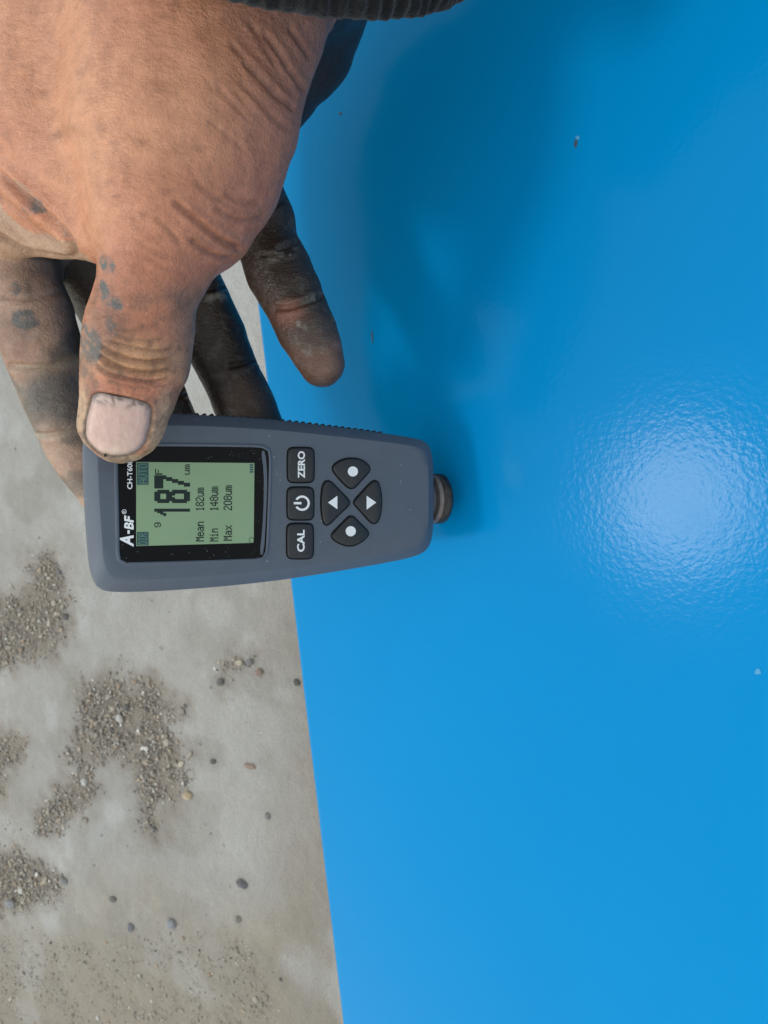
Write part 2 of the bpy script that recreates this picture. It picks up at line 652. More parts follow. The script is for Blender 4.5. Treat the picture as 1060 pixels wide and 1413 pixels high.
ci = pal[rs.choice(len(pal), n, p=[.24, .2, .16, .14, .06, .08, .12])] * (0.8 + 0.4 * rs.rand(n, 1))
set_col(gravel, np.repeat(ci, 12, 0))
tag(gravel, 'loose grey and tan gravel grains lying in beds on the concrete', None, None, 'stuff')

# stones one can pick out
bm = bmesh.new()
bmesh.ops.create_icosphere(bm, subdivisions=2, radius=1.0)
SPH_V = np.array([v.co[:] for v in bm.verts])
SPH_F = np.array([[v.index for v in f.verts] for f in bm.faces])
bm.free()
STONES = [  # px, py, half width px, half height px, colour, label
    (410, 942, 6, 7, (0.10, 0.095, 0.09), 'small dark stone on the concrete touching the edge of the blue panel'),
    (335, 1220, 12, 9, (0.13, 0.13, 0.135), 'biggest dark grey stone, alone on the bare concrete by the blue panel'),
    (238, 1275, 10, 8, (0.22, 0.23, 0.25), 'bluish grey flat stone on the dusty lower part of the concrete'),
    (345, 1057, 12, 6, (0.27, 0.20, 0.16), 'flat brown stone fragment on the concrete right of the big gravel bed'),
    (358, 928, 7, 6, (0.25, 0.18, 0.155), 'reddish stone at the end of the small pebble clump below the gauge'),
    (331, 914, 6, 6, (0.42, 0.37, 0.28), 'pale yellow pebble in the small clump below the gauge'),
    (346, 913, 7, 6, (0.18, 0.17, 0.17), 'dark grey pebble beside the yellow pebble below the gauge'),
    (305, 941, 7, 7, (0.14, 0.135, 0.13), 'dark pebble at the lower end of the clump below the gauge'),
    (181, 1279, 6, 8, (0.17, 0.175, 0.19), 'dark upright pebble left of the bluish grey flat stone'),
    (157, 1241, 7, 5, (0.14, 0.135, 0.13), 'dark pebble on pale concrete, upper left of the bluish stone'),
    (260, 1097, 9, 8, (0.40, 0.32, 0.22), 'tan stone at the right corner of the big gravel bed'),
    (88, 1216, 8, 7, (0.22, 0.22, 0.22), 'grey stone at the right tip of the lower left gravel bed'),
    (16, 1247, 9, 9, (0.26, 0.26, 0.27), 'rounded grey stone at the bottom of the lower left gravel bed'),
    (329, 1269, 6, 7, (0.24, 0.22, 0.20), 'small stone on the dusty concrete below the biggest dark stone'),
    (295, 1051, 6, 5, (0.13, 0.125, 0.12), 'small dark stone left of the flat brown fragment'),
    (370, 1126, 5, 7, (0.20, 0.19, 0.18), 'small grey stone on bare concrete between brown fragment and biggest stone'),
    (166, 992, 7, 7, (0.48, 0.47, 0.45), 'whitish pebble in the middle of the big gravel bed'),
    (117, 1079, 7, 7, (0.45, 0.45, 0.44), 'pale grey pebble in the narrow gravel strip left of the big bed'),
    (91, 852, 6, 6, (0.12, 0.115, 0.11), 'dark pebble at the right rim of the gravel bed beside the gauge'),
]
for k, (px, py, hw, hh, c, lab) in enumerate(STONES):
    rr = np.random.RandomState(100 + k)
    g = on_ground(px, py)
    zc = -float((g - T) @ R[:, 2])
    zc = abs(((g - T) @ R)[2])
    sx, sy = 0.72 * hh * zc / FPX, 0.85 * hw * zc / FPX      # world x is up in the picture, world y is left
    v = SPH_V * (1 + (fbm(SPH_V + k * 3.1, 1.3, 30 + k, 3) - 0.5)[:, None] * 0.9)
    v = np.round(v * 2.2 + rr.rand(3)) / 2.2 * 0.35 + v * 0.65
    v = v * np.array([sx, sy, min(sx, sy) * 0.75])
    o = mk('stone', v, SPH_F, GRAVEL, None)
    o.location = (g[0], g[1], min(sx, sy) * 0.12)
    set_col(o, np.repeat(np.array([c]), len(v), 0) * (0.85 + 0.3 * rr.rand(len(v), 1)))
    tag(o, lab, 'stone', 'single stones lying on the concrete')
#@PANEL
# ------------------------------------------------------------------ blue painted panel
E0, E1 = on_panel(347, 380), on_panel(470, 1413)
ed = (E1 - E0) / np.linalg.norm(E1 - E0)
inn = np.cross(N_PANEL, ed)
if inn @ (on_panel(900, 700) - E0) < 0:
    inn = -inn
org = (E0 + E1) / 2
HL, DEP, TH = 1.3, 0.85, 0.05


def panel_pt(s, t, h):                # along the edge, in from the edge, off the face
    return W(org + ed * s + inn * t + N_PANEL * h)


nseg = 10                                # rounded near edge of the plate
prof = [(0.0035 * (1 - math.sin(a)), 0.0035 * (math.cos(a) - 1)) for a in np.linspace(math.pi / 2, 0, nseg)][::-1]
prof = [(0.0, -TH)] + [(0.0035 * (1 - math.cos(a)), -0.0035 * (1 - math.sin(a))) for a in np.linspace(0, math.pi / 2, nseg)] + [(DEP, 0.0), (DEP, -TH)]
ring = lambda s: np.array([panel_pt(s, t_, h_) for t_, h_ in prof])
v, f = loft([ring(-HL), ring(HL)])
panel = mk('steel_panel', v, f, BLUE, None, 30)
bmx = bmesh.new()
bmx.from_mesh(panel.data)
bmesh.ops.recalc_face_normals(bmx, faces=bmx.faces)
bmx.to_mesh(panel.data)
bmx.free()
tag(panel, 'large glossy blue painted steel panel under the gauge with a soft glint', 'panel')
for s_ in (-0.9, 0.9):                   # legs that carry it, out of view
    a_ = panel_pt(s_, 0.35, -TH)
    hw_ = 0.03
    top = a_[2] + 0.01
    vv = [(a_[0] + sx * hw_, a_[1] + sy * hw_, z) for z in (0, top) for sx, sy in ((-1, -1), (1, -1), (1, 1), (-1, 1))]
    mk('leg', vv, [(0, 1, 2, 3), (4, 5, 6, 7), (0, 1, 5, 4), (1, 2, 6, 5), (2, 3, 7, 6), (3, 0, 4, 7)], BLUE, panel)
CHIP = plain('bare_chip_grey', (0.03, 0.06, 0.10), 0.6)
CHIP_P = plain('pale_chip', (0.05, 0.28, 0.52), 0.6)
for px, py, a_, b_, an, mt in ((795, 197, 2.2, 7, 0.15, CHIP), (470, 157, 2, 2, 0, CHIP), (514, 464, 1.0, 9, -0.1, CHIP), (1046, 927, 5, 4, 0.4, CHIP_P), (797, 190, 3, 3, 0, CHIP_P)):
    pts_ = []
    for k in range(9):
        t_ = k / 9 * 6.283
        r_ = 0.75 + 0.5 * random.Random(int(px + k)).random()
        x_, y_ = a_ * r_ * math.cos(t_), b_ * r_ * math.sin(t_)
        q_ = on_panel(px + x_ * math.cos(an) - y_ * math.sin(an), py + x_ * math.sin(an) + y_ * math.cos(an))
        pts_.append(q_ + N_PANEL * 0.00012)
    c_ = np.mean(pts_, 0) + N_PANEL * 0.00003
    mk('paint_chip', [W(q) for q in pts_] + [W(c_)], [(k, (k + 1) % 9, 9) for k in range(9)], mt, panel)
#@GAUGE
# ------------------------------------------------------------------ coating thickness gauge
GW = np.stack([W(ax) - T, W(av) - T, W(aw) - T], 1)
gauge = empty('thickness_gauge')
mm4 = Matrix.Identity(4)
g0w = W(G0)
for i in range(3):
    for j in range(3):
        mm4[i][j] = GW[i][j]
    mm4[i][3] = g0w[i]
gauge.matrix_world = mm4
tag(gauge, 'grey handheld coating thickness gauge with green display pressed on the blue panel', 'gauge')


def F2(px, py, h=0.0):                # photo point -> place on the gauge face
    r = ray(px, py)
    o = G0 + aw * h
    p = r * (float(aw @ o) / float(aw @ r)) - G0
    return np.array([p @ ax, p @ av])


def FF(pts, h=0.0):
    return np.array([F2(x, y, h) for x, y in pts])


out_px = [(114.5, 645), (117, 700), (121.5, 765), (125, 792), (133, 811), (150, 818), (215, 816.5), (300, 810.5), (380, 802), (450, 791.5), (520, 779.5), (568, 770), (588, 762), (596, 748), (598.5, 725), (599, 685), (598.5, 645), (596, 622), (589, 609), (573, 604), (520, 596), (450, 587), (380, 579), (300, 573), (215, 570), (150, 571), (127, 577), (117, 594), (114, 615)]
outl = ccw(resample(chaikin(FF(out_px, -0.004), 2), 160))


def shrink(p, d):
    lo_, hi_ = p.min(0), p.max(0)
    c_ = (lo_ + hi_) / 2
    return c_ + (p - c_) * (1 - d / ((hi_ - lo_) / 2))


rings = []
for ins, h in ((0.0060, 0.0), (0.0041, -0.0001), (0.0037, -0.00035), (0.0008, -0.0030), (0.00025, -0.0037), (0.0, -0.0048), (0.0, -0.0105), (0.0006, -0.0108), (0.0006, -0.0114), (0.0, -0.0117), (0.0002, -0.0200), (0.0012, -0.0228), (0.0032, -0.0244), (0.006, -0.0250)):
    q = shrink(outl, ins)
    rings.append(np.c_[q, np.full(len(q), h)])
v, f = loft(rings[::-1])
body = mk('shell', v, f, SHELL, gauge, 28)

# window, display
bez_px = [(164, 616), (250, 616), (340, 617), (366, 618), (371, 624), (371, 655), (369.5, 695), (368, 735), (366.5, 764), (362, 770), (335, 771), (250, 774), (176, 775.8), (168.5, 776), (165.5, 768), (165, 740), (164, 690), (163, 650)]
bez = ccw(resample(chaikin(FF(bez_px), 1), 72))
rim_o, rim_i = inset(bez, -0.0012), inset(bez, 0.0)
rr_ = [np.c_[rim_o, np.full(72, -0.0001)], np.c_[inset(bez, -0.0009), np.full(72, 0.00035)], np.c_[inset(bez, -0.0002), np.full(72, 0.00035)], np.c_[rim_i, np.full(72, 0.00005)]]
v, f = loft(rr_, False, False)
mk('window_rim', v, f, SHELL, body, 60)
bezel_px2 = [(p[0] - (7 if p[0] > 355 else 0), p[1]) for p in bez_px]
window = slab('display_window', bez, -0.0002, 0.00012, WINDOW, gauge)
# grey sliver inside the lower end of the window
sl = FF([(360, 622), (366, 622), (369, 660), (367, 710), (364, 764), (358, 766), (362, 730), (364, 690), (364, 650)])
slab('window_ledge', chaikin(sl, 1), 0.0, 0.00022, SHELL, window)
lcd = slab('display', FF([(188, 637.5), (351, 639), (350, 749), (188, 753.5)]), 0.0, 0.00020, LCD, window)
LCD_H = 0.00022

# small bitmap lettering for the display
BF = {
    '0': '01110 10001 10001 10001 10001 10001 10001 01110', '1': '00100 01100 00100 00100 00100 00100 00100 01110',
    '2': '01110 10001 00001 00010 00100 01000 10000 11111', '4': '00010 00110 01010 10010 10010 11111 00010 00010',
    '8': '01110 10001 10001 01110 10001 10001 10001 01110', '9': '01110 10001 10001 10001 01111 00001 10001 01110',
    'M': '10001 11011 10101 10101 10001 10001 10001 10001', 'e': '00000 00000 01110 10001 11111 10000 10001 01110',
    'a': '00000 00000 01110 00001 01111 10001 10011 01101', 'n': '00000 00000 10110 11001 10001 10001 10001 10001',
    'i': '00100 00000 01100 00100 00100 00100 00100 01110', 'x': '00000 00000 10001 01010 00100 00100 01010 10001',
    'u': '00000 00000 10001 10001 10001 10001 10011 01101', 'm': '00000 00000 11010 10101 10101 10101 10101 10101',
    'F': '11111 10000 10000 11110 10000 10000 10000 10000', 'A': '00100 01010 10001 10001 11111 10001 10001 10001',
    'U': '10001 10001 10001 10001 10001 10001 10001 01110', 'T': '11111 00100 00100 00100 00100 00100 00100 00100',
    'O': '01110 10001 10001 10001 10001 10001 10001 01110', 'D': '11110 10001 10001 10001 10001 10001 10001 11110',
    'I': '01110 00100 00100 00100 00100 00100 00100 01110', 'R': '11110 10001 10001 11110 10100 10010 10001 10001',
}
BIG = {
    '1': '0001100 0011100 0111100 1101100 0001100 0001100 0001100 0001100 0001100 0001100 0001100 0001100',
    '8': '0111110 1111111 1100011 1100011 1111111 0111110 1110111 1100011 1100011 1100011 1111111 0111110',
    '7': '1111111 1111111 1111111 0000011 0000110 0000110 0001100 0001100 0011000 0011000 0110000 0110000',
}


def lcd_text(name, txt, x0, x1, y_start, y_end, mat, parent, font=BF, grow=0.10, h=LCD_H):
    """x0 is the top of the letters, x1 their foot (gauge is turned in the picture); reads from y_start up to y_end."""
    cw = len(next(iter(font.values())).split()[0])
    ch = len(next(iter(font.values())).split())
    cols = len(txt) * (cw + 1) - 1
    vs_, fs_ = [], []
    for k, c in enumerate(txt):
        for r, row in enumerate(font[c].split()):
            for q, bit in enumerate(row):
                if bit == '1':
                    a0 = (k * (cw + 1) + q - grow) / cols
                    a1 = (k * (cw + 1) + q + 1 + grow) / cols
                    b0, b1 = (r - grow * .5) / ch, (r + 1 + grow * .5) / ch
                    n_ = len(vs_)
                    for aa, bb in ((a0, b1), (a1, b1), (a1, b0), (a0, b0)):
                        u_, v_ = F2(x0 + (x1 - x0) * bb, y_start + (y_end - y_start) * aa)
                        vs_.append((u_, v_, h + 0.000002 * ((k * 31 + r * 7 + q) % 5)))
                    fs_.append((n_, n_ + 1, n_ + 2, n_ + 3))
    return mk(name, vs_, fs_, mat, parent)


def rect(name, x0, x1, y0, y1, mat, parent, h):
    q = FF([(x0, y0), (x1, y0), (x1, y1), (x0, y1)])
    return slab(name, q, h - 0.0001, h, mat, parent)


b1 = rect('status_box', 189, 205, 638.5, 669, LCD_BOX, lcd, LCD_H + 0.00001)
lcd_text('status_text', 'AUTO', 191, 203, 667.5, 640, LCD_PALE, lcd, h=LCD_H + 0.00004)
b2 = rect('status_box', 189, 205, 734, 752.5, LCD_BOX, lcd, LCD_H + 0.00001)
lcd_text('status_text', 'DIR', 191, 203, 751.5, 736, LCD_PALE, lcd, h=LCD_H + 0.00004)
lcd_text('reading_digit', '1', 213, 262, 712, 698, LCD_INK, lcd, BIG, 0.06)
lcd_text('reading_digit', '8', 213, 262, 694, 676, LCD_INK, lcd, BIG, 0.06)
lcd_text('reading_digit', '7', 213, 262, 674, 656, LCD_INK, lcd, BIG, 0.06)
lcd_text('reading_mode', 'F', 214, 224, 655, 647, LCD_INK, lcd, grow=0.12)
lcd_text('reading_unit', 'um', 253, 262, 655, 641, LCD_INK, lcd, grow=0.12)
lcd_text('reading_count', '9', 213, 222, 727.5, 721, LCD_INK, lcd, grow=0.12)
for a_, b_, x_, ya_, yb_, yc_, yd_ in (('Mean', '182um', 270, 747, 720, 705, 673), ('Min', '148um', 289.5, 747, 729.5, 705, 671.5), ('Max', '208um', 308.5, 746, 725, 704, 670)):
    lcd_text('statistic_name', a_, x_, x_ + 11.5, ya_, yb_, LCD_INK, lcd, grow=0.16)
    lcd_text('statistic_value', b_, x_, x_ + 11.5, yc_, yd_, LCD_INK, lcd, grow=0.16)
for k in range(4):
    rect('battery_bar', 344.5, 349.5, 640.5 + k * 3.2, 642.7 + k * 3.2, LCD_BOX, lcd, LCD_H)
clk = [F2(347 + 3.6 * math.cos(t_), 745.5 + 4.2 * math.sin(t_)) for t_ in np.linspace(0, 6.283, 20, endpoint=False)]
clk = ccw(np.array(clk))
v, f = loft([np.c_[clk, np.full(20, LCD_H)], np.c_[inset(clk, 0.00016), np.full(20, LCD_H)]], False, False)
ck = mk('clock_icon', v, f, LCD_INK, lcd)


# printed lettering from the built-in typeface
def text_fit(name, txt, px0, px1, y_start, y_end, h, mat, parent, shear=0.0, bold=0.0, face=None):
    cu = bpy.data.curves.new(name, 'FONT')
    cu.body = txt
    cu.shear = shear
    cu.offset = bold
    cu.resolution_u = 3
    ob = bpy.data.objects.new(name, cu)
    scene.collection.objects.link(ob)
    dg = bpy.context.evaluated_depsgraph_get()
    me = bpy.data.meshes.new_from_object(ob.evaluated_get(dg))
    bpy.data.objects.remove(ob)
    co = np.array([v_.co[:] for v_ in me.vertices])
    lo, hi = co.min(0), co.max(0)
    a_ = (co[:, 0] - lo[0]) / (hi[0] - lo[0])
    b_ = 1 - (co[:, 1] - lo[1]) / (hi[1] - lo[1])
    X = px0 + (px1 - px0) * b_
    Y = y_start + (y_end - y_start) * a_
    uv = FF(np.c_[X, Y], 0.0 if face is None else face)
    fs_ = [tuple(p.vertices) for p in me.polygons]
    bpy.data.meshes.remove(me)
    o = mk(name, np.c_[uv, np.full(len(uv), h)], fs_, mat, parent)
    bm_ = bmesh.new()
    bm_.from_mesh(o.data)
    for fc in bm_.faces:
        fc.normal_update()
        if fc.normal.z < 0:
            fc.normal_flip()
    bm_.to_mesh(o.data)
    bm_.free()
    return o


HW = 0.00016
text_fit('maker_print', 'A', 165.5, 184.5, 754.5, 738.5, HW, INK, window, 0.2, 0.035)
text_fit('maker_print', '-', 176, 179, 736.5, 731.5, HW, INK, window, 0.0, 0.0)
text_fit('maker_print', 'BF', 171.5, 184.5, 731, 711, HW, INK, window, 0.2, 0.035)
text_fit('registered_mark', 'R', 169.5, 173.2, 707.5, 704.7, HW, INK, window, 0.0, 0.0)
cr = ccw(np.array([F2(171.4 + 3.2 * math.cos(t_), 706.1 + 3.2 * math.sin(t_)) for t_ in np.linspace(0, 6.283, 18, endpoint=False)]))
v, f = loft([np.c_[cr, np.full(18, HW)], np.c_[inset(cr, 0.00014), np.full(18, HW)]], False, False)
mk('registered_mark', v, f, INK, window)
text_fit('model_print', 'CH-T608', 175.5, 182.8, 675, 635, HW, INK, window, 0.0, 0.02)

# buttons
BH = 0.0010


def button(name, pts, rnd=2):
    o_ = ccw(resample(chaikin(FF(pts), rnd), 48))
    slab('button_gap', inset(o_, -0.00040), -0.0002, 0.00006, WELL, body)
    return slab(name, o_, -0.0001, BH, RUBBER, gauge, 0.00055, 50)


def rrect(x0, x1, y0, y1, c):
    return [(x0, y0 + c), (x0 + c * .3, y0 + c * .3), (x0 + c, y0), (x1 - c, y0), (x1 - c * .3, y0 + c * .3), (x1, y0 + c), (x1, y1 - c), (x1 - c * .3, y1 - c * .3), (x1 - c, y1), (x0 + c, y1), (x0 + c * .3, y1 - c * .3), (x0, y1 - c)]


HB = BH + 0.00003
bt = button('button', rrect(397, 433, 618, 665.5, 6), 1)
text_fit('legend', 'ZERO', 411, 421, 660, 622.5, HB, INK, bt, 0, 0.03, BH)
bt = button('button', rrect(396.5, 432.5, 672.5, 717, 6), 1)
arc_v, arc_f = [], []
NA = 30
for k in range(NA + 1):
    t_ = math.radians(180 + 32) + math.radians(360 - 64) * k / NA
    for r_ in (7.6, 10.6):
        arc_v.append((*F2(417 + r_ * math.cos(t_), 694.3 + r_ * math.sin(t_), BH), HB))
    if k:
        b_ = 2 * k
        arc_f.append((b_ - 2, b_, b_ + 1, b_ - 1))
mk('legend', arc_v, arc_f, INK, bt)
mk('legend', [(*F2(x_, y_, BH), HB + 0.00001) for x_, y_ in ((405.5, 692.7), (416, 692.7), (416, 695.9), (405.5, 695.9))], [(0, 3, 2, 1)], INK, bt)
bt = button('button', rrect(396, 432, 722.5, 770.5, 6), 1)
text_fit('legend', 'CAL', 410, 420.5, 761.5, 731, HB, INK, bt, 0, 0.03, BH)


def c5(pts):
    return [(370 + x_ / 3.786, 560 + y_ / 3.786) for x_, y_ in pts]


bt = button('button', c5([(276, 500), (282, 430), (295, 393), (325, 393), (365, 437), (425, 496), (425, 516), (370, 565), (315, 622), (293, 622), (280, 570)]))
mk('legend', [(*F2(x_, y_, BH), HB) for x_, y_ in c5([(313, 505), (362, 540), (362, 470)])], [(0, 1, 2)], INK, bt)
bt = button('button', c5([(448, 496), (500, 440), (543, 392), (572, 394), (585, 430), (593, 500), (586, 570), (570, 612), (540, 614), (495, 562), (448, 512)]))
mk('legend', [(*F2(x_, y_, BH), HB) for x_, y_ in c5([(515, 542), (565, 505), (515, 470)])], [(0, 1, 2)], INK, bt)
for pts_, cc in ((c5([(334, 322), (352, 300), (390, 280), (436, 273), (485, 282), (520, 306), (534, 330), (520, 352), (485, 388), (450, 430), (420, 430), (385, 395), (345, 350)]), (443, 343)),
                 (c5([(326, 678), (355, 645), (400, 600), (422, 577), (442, 577), (470, 605), (505, 640), (528, 665), (510, 692), (470, 720), (430, 732), (390, 725), (350, 705)]), (432, 655))):
    bt = button('button', pts_)
    ctr = c5([cc])[0]
    dv = [(*F2(ctr[0] + 7.0 * math.cos(t_), ctr[1] - 7.0 * math.sin(t_), BH), HB) for t_ in np.linspace(0, 6.283, 28, endpoint=False)]
    mk('legend', dv, [tuple(range(28))], INK, bt)

# ribs of the side grip
top = outl[outl[:, 1] > 0]
top = top[np.argsort(top[:, 0])]
rib_me = None
for k in range(33):
    u_ = 0.022 + k * 0.00235
    v_ = float(np.interp(u_, top[:, 0], top[:, 1]))
    sl_ = float(np.interp(u_ + 0.002, top[:, 0], top[:, 1]) - np.interp(u_ - 0.002, top[:, 0], top[:, 1])) / 0.004
    if rib_me is None:
        pr = [(-0.00075, -0.0006), (-0.0006, 0.00045), (-0.0003, 0.0008), (0.0003, 0.0008), (0.0006, 0.00045), (0.00075, -0.0006)]
        rg_ = [np.array([(a_, b_, z_) for a_, b_ in pr]) for z_ in (-0.0195, -0.0062)]
        vv, ff = loft(rg_)
        o = mk('grip_rib', vv, ff, GRIP, body, 40)
        rib_me = o.data
    else:
        o = link(bpy.data.objects.new('grip_rib', rib_me), body)
    o.location = (u_, v_, 0)
    o.rotation_euler = (0, 0, math.atan(sl_))


# probe: neck in line with the shell, ring flush on the panel
def tube(name, p0, dirv, prof_, mat, parent, n=56):
    d = np.asarray(dirv, float)
    d /= np.linalg.norm(d)
    a_ = np.cross(d, [0, 0, 1.0])
    a_ /= np.linalg.norm(a_)
    b_ = np.cross(d, a_)
    th = np.linspace(0, 2 * math.pi, n, endpoint=False)
    rg_ = [np.asarray(p0) + d * t_ + (np.cos(th)[:, None] * a_ + np.sin(th)[:, None] * b_) * r_ for t_, r_ in prof_]
    v_, f_ = loft(rg_)
    o_ = mk(name, v_, f_, mat, parent, 40)
    bm_ = bmesh.new()
    bm_.from_mesh(o_.data)
    bmesh.ops.recalc_face_normals(bm_, faces=bm_.faces)
    bm_.to_mesh(o_.data)
    bm_.free()
    return o_


def to_g(p):
    d = np.asarray(p) - G0
    return np.array([d @ ax, d @ av, d @ aw])


pe_ = np.array([PROBE_U - 0.00012, 0.0, -0.0135])
xdir = np.array([-1.0, 0, 0])
tube('probe_ring', pe_, xdir, [(0.0, PR - 0.0006), (0.0004, PR - 0.0001), (0.0008, PR), (0.0032, PR), (0.0036, PR - 0.0003)], PROBE, gauge)
tube('probe_collar', pe_ + xdir * 0.0036, xdir, [(0.0, PR - 0.0006), (0.0003, PR - 0.0001), (0.0018, PR - 0.0004), (0.0026, PR - 0.0016)], PROBE_W, gauge)
tube('probe_neck', pe_ + xdir * 0.0062, xdir, [(0.0, PR - 0.0019), (PROBE_U - GL - 0.0062 + 0.004, PR - 0.0012)], NECK, gauge)
# ------------------------------------------------------------------ the hand
# joints given as (photo x, photo y, depth in m, radius in mm)
def chain(pts):
    return [(P(x, y, z), r / 1000.0) for x, y, z, r in pts]


def rpx(pts):                          # radius given in photo pixels
    return [(P(x, y, z), r * z / FPX) for x, y, z, r in pts]


THUMB = [
    rpx([(152, 583, .2090, 44), (163, 545, .2065, 51), (174, 500, .2030, 60), (182, 455, .1995, 64), (198, 405, .1960, 62), (214, 345, .1930, 68)]),
    rpx([(186, 589, .2095, 40), (197, 548, .2075, 44), (208, 500, .2045, 53), (212, 450, .2010, 55), (213, 405, .1975, 58), (224, 345, .1950, 62)]),
    rpx([(168, 604, .2105, 35), (178, 560, .2085, 42)]),
]
MASS = [
    rpx([(218, 345, .1935, 66), (222, 280, .1920, 100), (225, 180, .1920, 125), (240, 60, .1930, 140), (285, -25, .1930, 148)]),
    rpx([(297, 306, .2010, 50), (306, 245, .1990, 80), (318, 170, .1980, 92), (340, 90, .1980, 82), (354, 10, .1980, 77), (352, -50, .1960, 82)]),
    rpx([(52, 258, .2060, 48), (66, 180, .2030, 80), (76, 90, .2020, 92), (100, 10, .2010, 98), (225, -75, .1960, 112)]),
    rpx([(160, 330, .2040, 36), (110, 270, .2050, 52)]),
]
PALM = [
    rpx([(-20, 330, .2330, 72), (0, 240, .2300, 88), (60, 100, .2250, 100), (150, 0, .2150, 105), (270, -80, .2000, 120)]),
    rpx([(100, 318, .2480, 55), (140, 180, .2450, 70), (240, -10, .2250, 95), (330, -90, .2020, 120)]),
    rpx([(205, 300, .2620, 52), (250, 160, .2580, 70), (290, -10, .2330, 90), (380, -90, .2050, 120)]),
    rpx([(318, 232, .2640, 46), (350, 140, .2600, 60), (380, 40, .2450, 84), (400, -40, .2250, 90), (410, -90, .2080, 100)]),
    rpx([(385, 105, .2520, 50), (410, 55, .2450, 70), (420, -5, .2350, 82), (430, -60, .2200, 84), (430, -100, .2050, 95)]),
]
CA = np.array([0.177, 0.85, 0.90])
CA /= np.linalg.norm(CA)
CC = P(400, -52, .198)
RX, RY = 0.0476, 0.0502
FOREARM = [[(P(300, -40, .195), 0.0255), (CC + CA * 0.05, 0.032)]]
WEB = [
    rpx([(20, 300, .2150, 54), (62, 312, .2140, 42), (104, 322, .2100, 34), (150, 330, .2040, 34)]),
]
INDEX = [rpx([(-22, 330, .2330, 70), (16, 385, .2340, 60), (44, 432, .2360, 56), (56, 470, .2380, 53), (66, 508, .2420, 50), (84, 552, .2470, 48), (102, 598, .2520, 45), (124, 640, .2560, 43), (150, 684, .2575, 36)])]
MIDDLE = [rpx([(100, 318, .2480, 52), (140, 390, .2580, 50), (165, 440, .2630, 48), (192, 500, .2680, 46), (216, 555, .2700, 44), (240, 610, .2690, 42), (262, 665, .2650, 36)])]
RING = [rpx([(205, 300, .2620, 48), (240, 350, .2680, 47), (261, 392, .2700, 45), (276, 425, .2730, 46), (296, 468, .2760, 45), (316, 512, .2780, 41), (338, 560, .2800, 42), (362, 612, .2790, 38), (384, 655, .2760, 32)])]
PINKY = [rpx([(318, 232, .2640, 45), (350, 268, .2620, 43), (364, 306, .2600, 44), (368, 334, .2590, 42), (384, 372, .2575, 46), (400, 404, .2560, 44), (409, 424, .2555, 41), (424, 456, .2545, 41), (436, 482, .2535, 37), (444, 502, .2530, 33)])]


def sd_chain(p, ch):
    a0 = np.array([q[0] for q in ch])
    mr = max(q[1] for q in ch) + 0.022
    ok = np.all((p > a0.min(0) - mr) & (p < a0.max(0) + mr), axis=1)
    out = np.full(len(p), 0.05, np.float32)
    pp = p[ok]
    d = None
    for (a_, r0), (b_, r1) in zip(ch[:-1], ch[1:]):
        ba = (b_ - a_).astype(np.float32)
        pa = pp - a_.astype(np.float32)
        t_ = np.clip((pa @ ba) / (ba @ ba), 0, 1)
        q = pa - t_[:, None] * ba
        dd = np.sqrt(np.einsum('ij,ij->i', q, q)) - (np.float32(r0) + t_ * np.float32(r1 - r0))
        d = dd if d is None else np.minimum(d, dd)
    out[ok] = d
    return out


def smin(a_, b_, k):
    h = np.maximum(k - np.abs(a_ - b_), 0) / k
    return np.minimum(a_, b_) - h * h * k * 0.25


def group(p, chs, k):
    d = sd_chain(p, chs[0])
    for c_ in chs[1:]:
        d = smin(d, sd_chain(p, c_), k)
    return d


def sdf(p, parts=False):
    th = group(p, THUMB, 0.004)
    ms = smin(group(p, MASS, 0.014), sd_chain(p, FOREARM[0]), 0.014)
    pl = group(p, PALM, 0.012)
    wb = group(p, WEB, 0.004)
    fi = [sd_chain(p, c_[0]) for c_ in (INDEX, MIDDLE, RING, PINKY)]
    if parts:
        return [smin(th, ms, 0.006), pl, wb] + fi
    body_ = smin(th, ms, 0.006)
    fg_ = smin(pl, fi[0], 0.008)
    for q in fi[1:]:
        fg_ = smin(fg_, smin(q, pl, 0.006), 0.0018)
    fg_ = smin(fg_, wb, 0.004)
    return smin(body_, fg_, 0.0035)


allp = [q for g_ in (THUMB, MASS, FOREARM, PALM, WEB, INDEX, MIDDLE, RING, PINKY) for c_ in g_ for q in c_]
lo = np.min([a_ - r_ for a_, r_ in allp], 0) - 0.006
hi = np.max([a_ + r_ for a_, r_ in allp], 0) + 0.006
HV, K = 0.00068, 4
nc = np.ceil((hi - lo) / (HV * K)).astype(int) + 1
cg = [lo[k] + np.arange(nc[k]) * HV * K for k in range(3)]
cp = (np.stack(np.meshgrid(*cg, indexing='ij'), -1).reshape(-1, 3) + HV * (K - 1) / 2).astype(np.float32)
cd = sdf(cp).reshape(nc).astype(np.float32)
fine = np.repeat(np.repeat(np.repeat(cd, K, 0), K, 1), K, 2)
offs = (np.arange(K)) * HV
band = np.argwhere(np.abs(cd) < HV * K * 1.35)
loc_ = np.stack(np.meshgrid(np.arange(K), np.arange(K), np.arange(K), indexing='ij'), -1).reshape(-1, 3)
idx = (band[:, None, :] * K + loc_[None]).reshape(-1, 3)
for s_ in range(0, len(idx), 400000):
    ic = idx[s_:s_ + 400000]
    fine[ic[:, 0], ic[:, 1], ic[:, 2]] = sdf((lo + ic * HV).astype(np.float32))
neg = fine < 0
cs = np.zeros(np.array(fine.shape) - 1, np.int8)
for dx in (0, 1):
    for dy in (0, 1):
        for dz in (0, 1):
            cs += neg[dx:dx + cs.shape[0], dy:dy + cs.shape[1], dz:dz + cs.shape[2]]
act = np.argwhere((cs > 0) & (cs < 8))
vid = np.full(cs.shape, -1, np.int32)
vid[act[:, 0], act[:, 1], act[:, 2]] = np.arange(len(act))
acc = np.zeros((len(act), 3))
cnt = np.zeros(len(act))
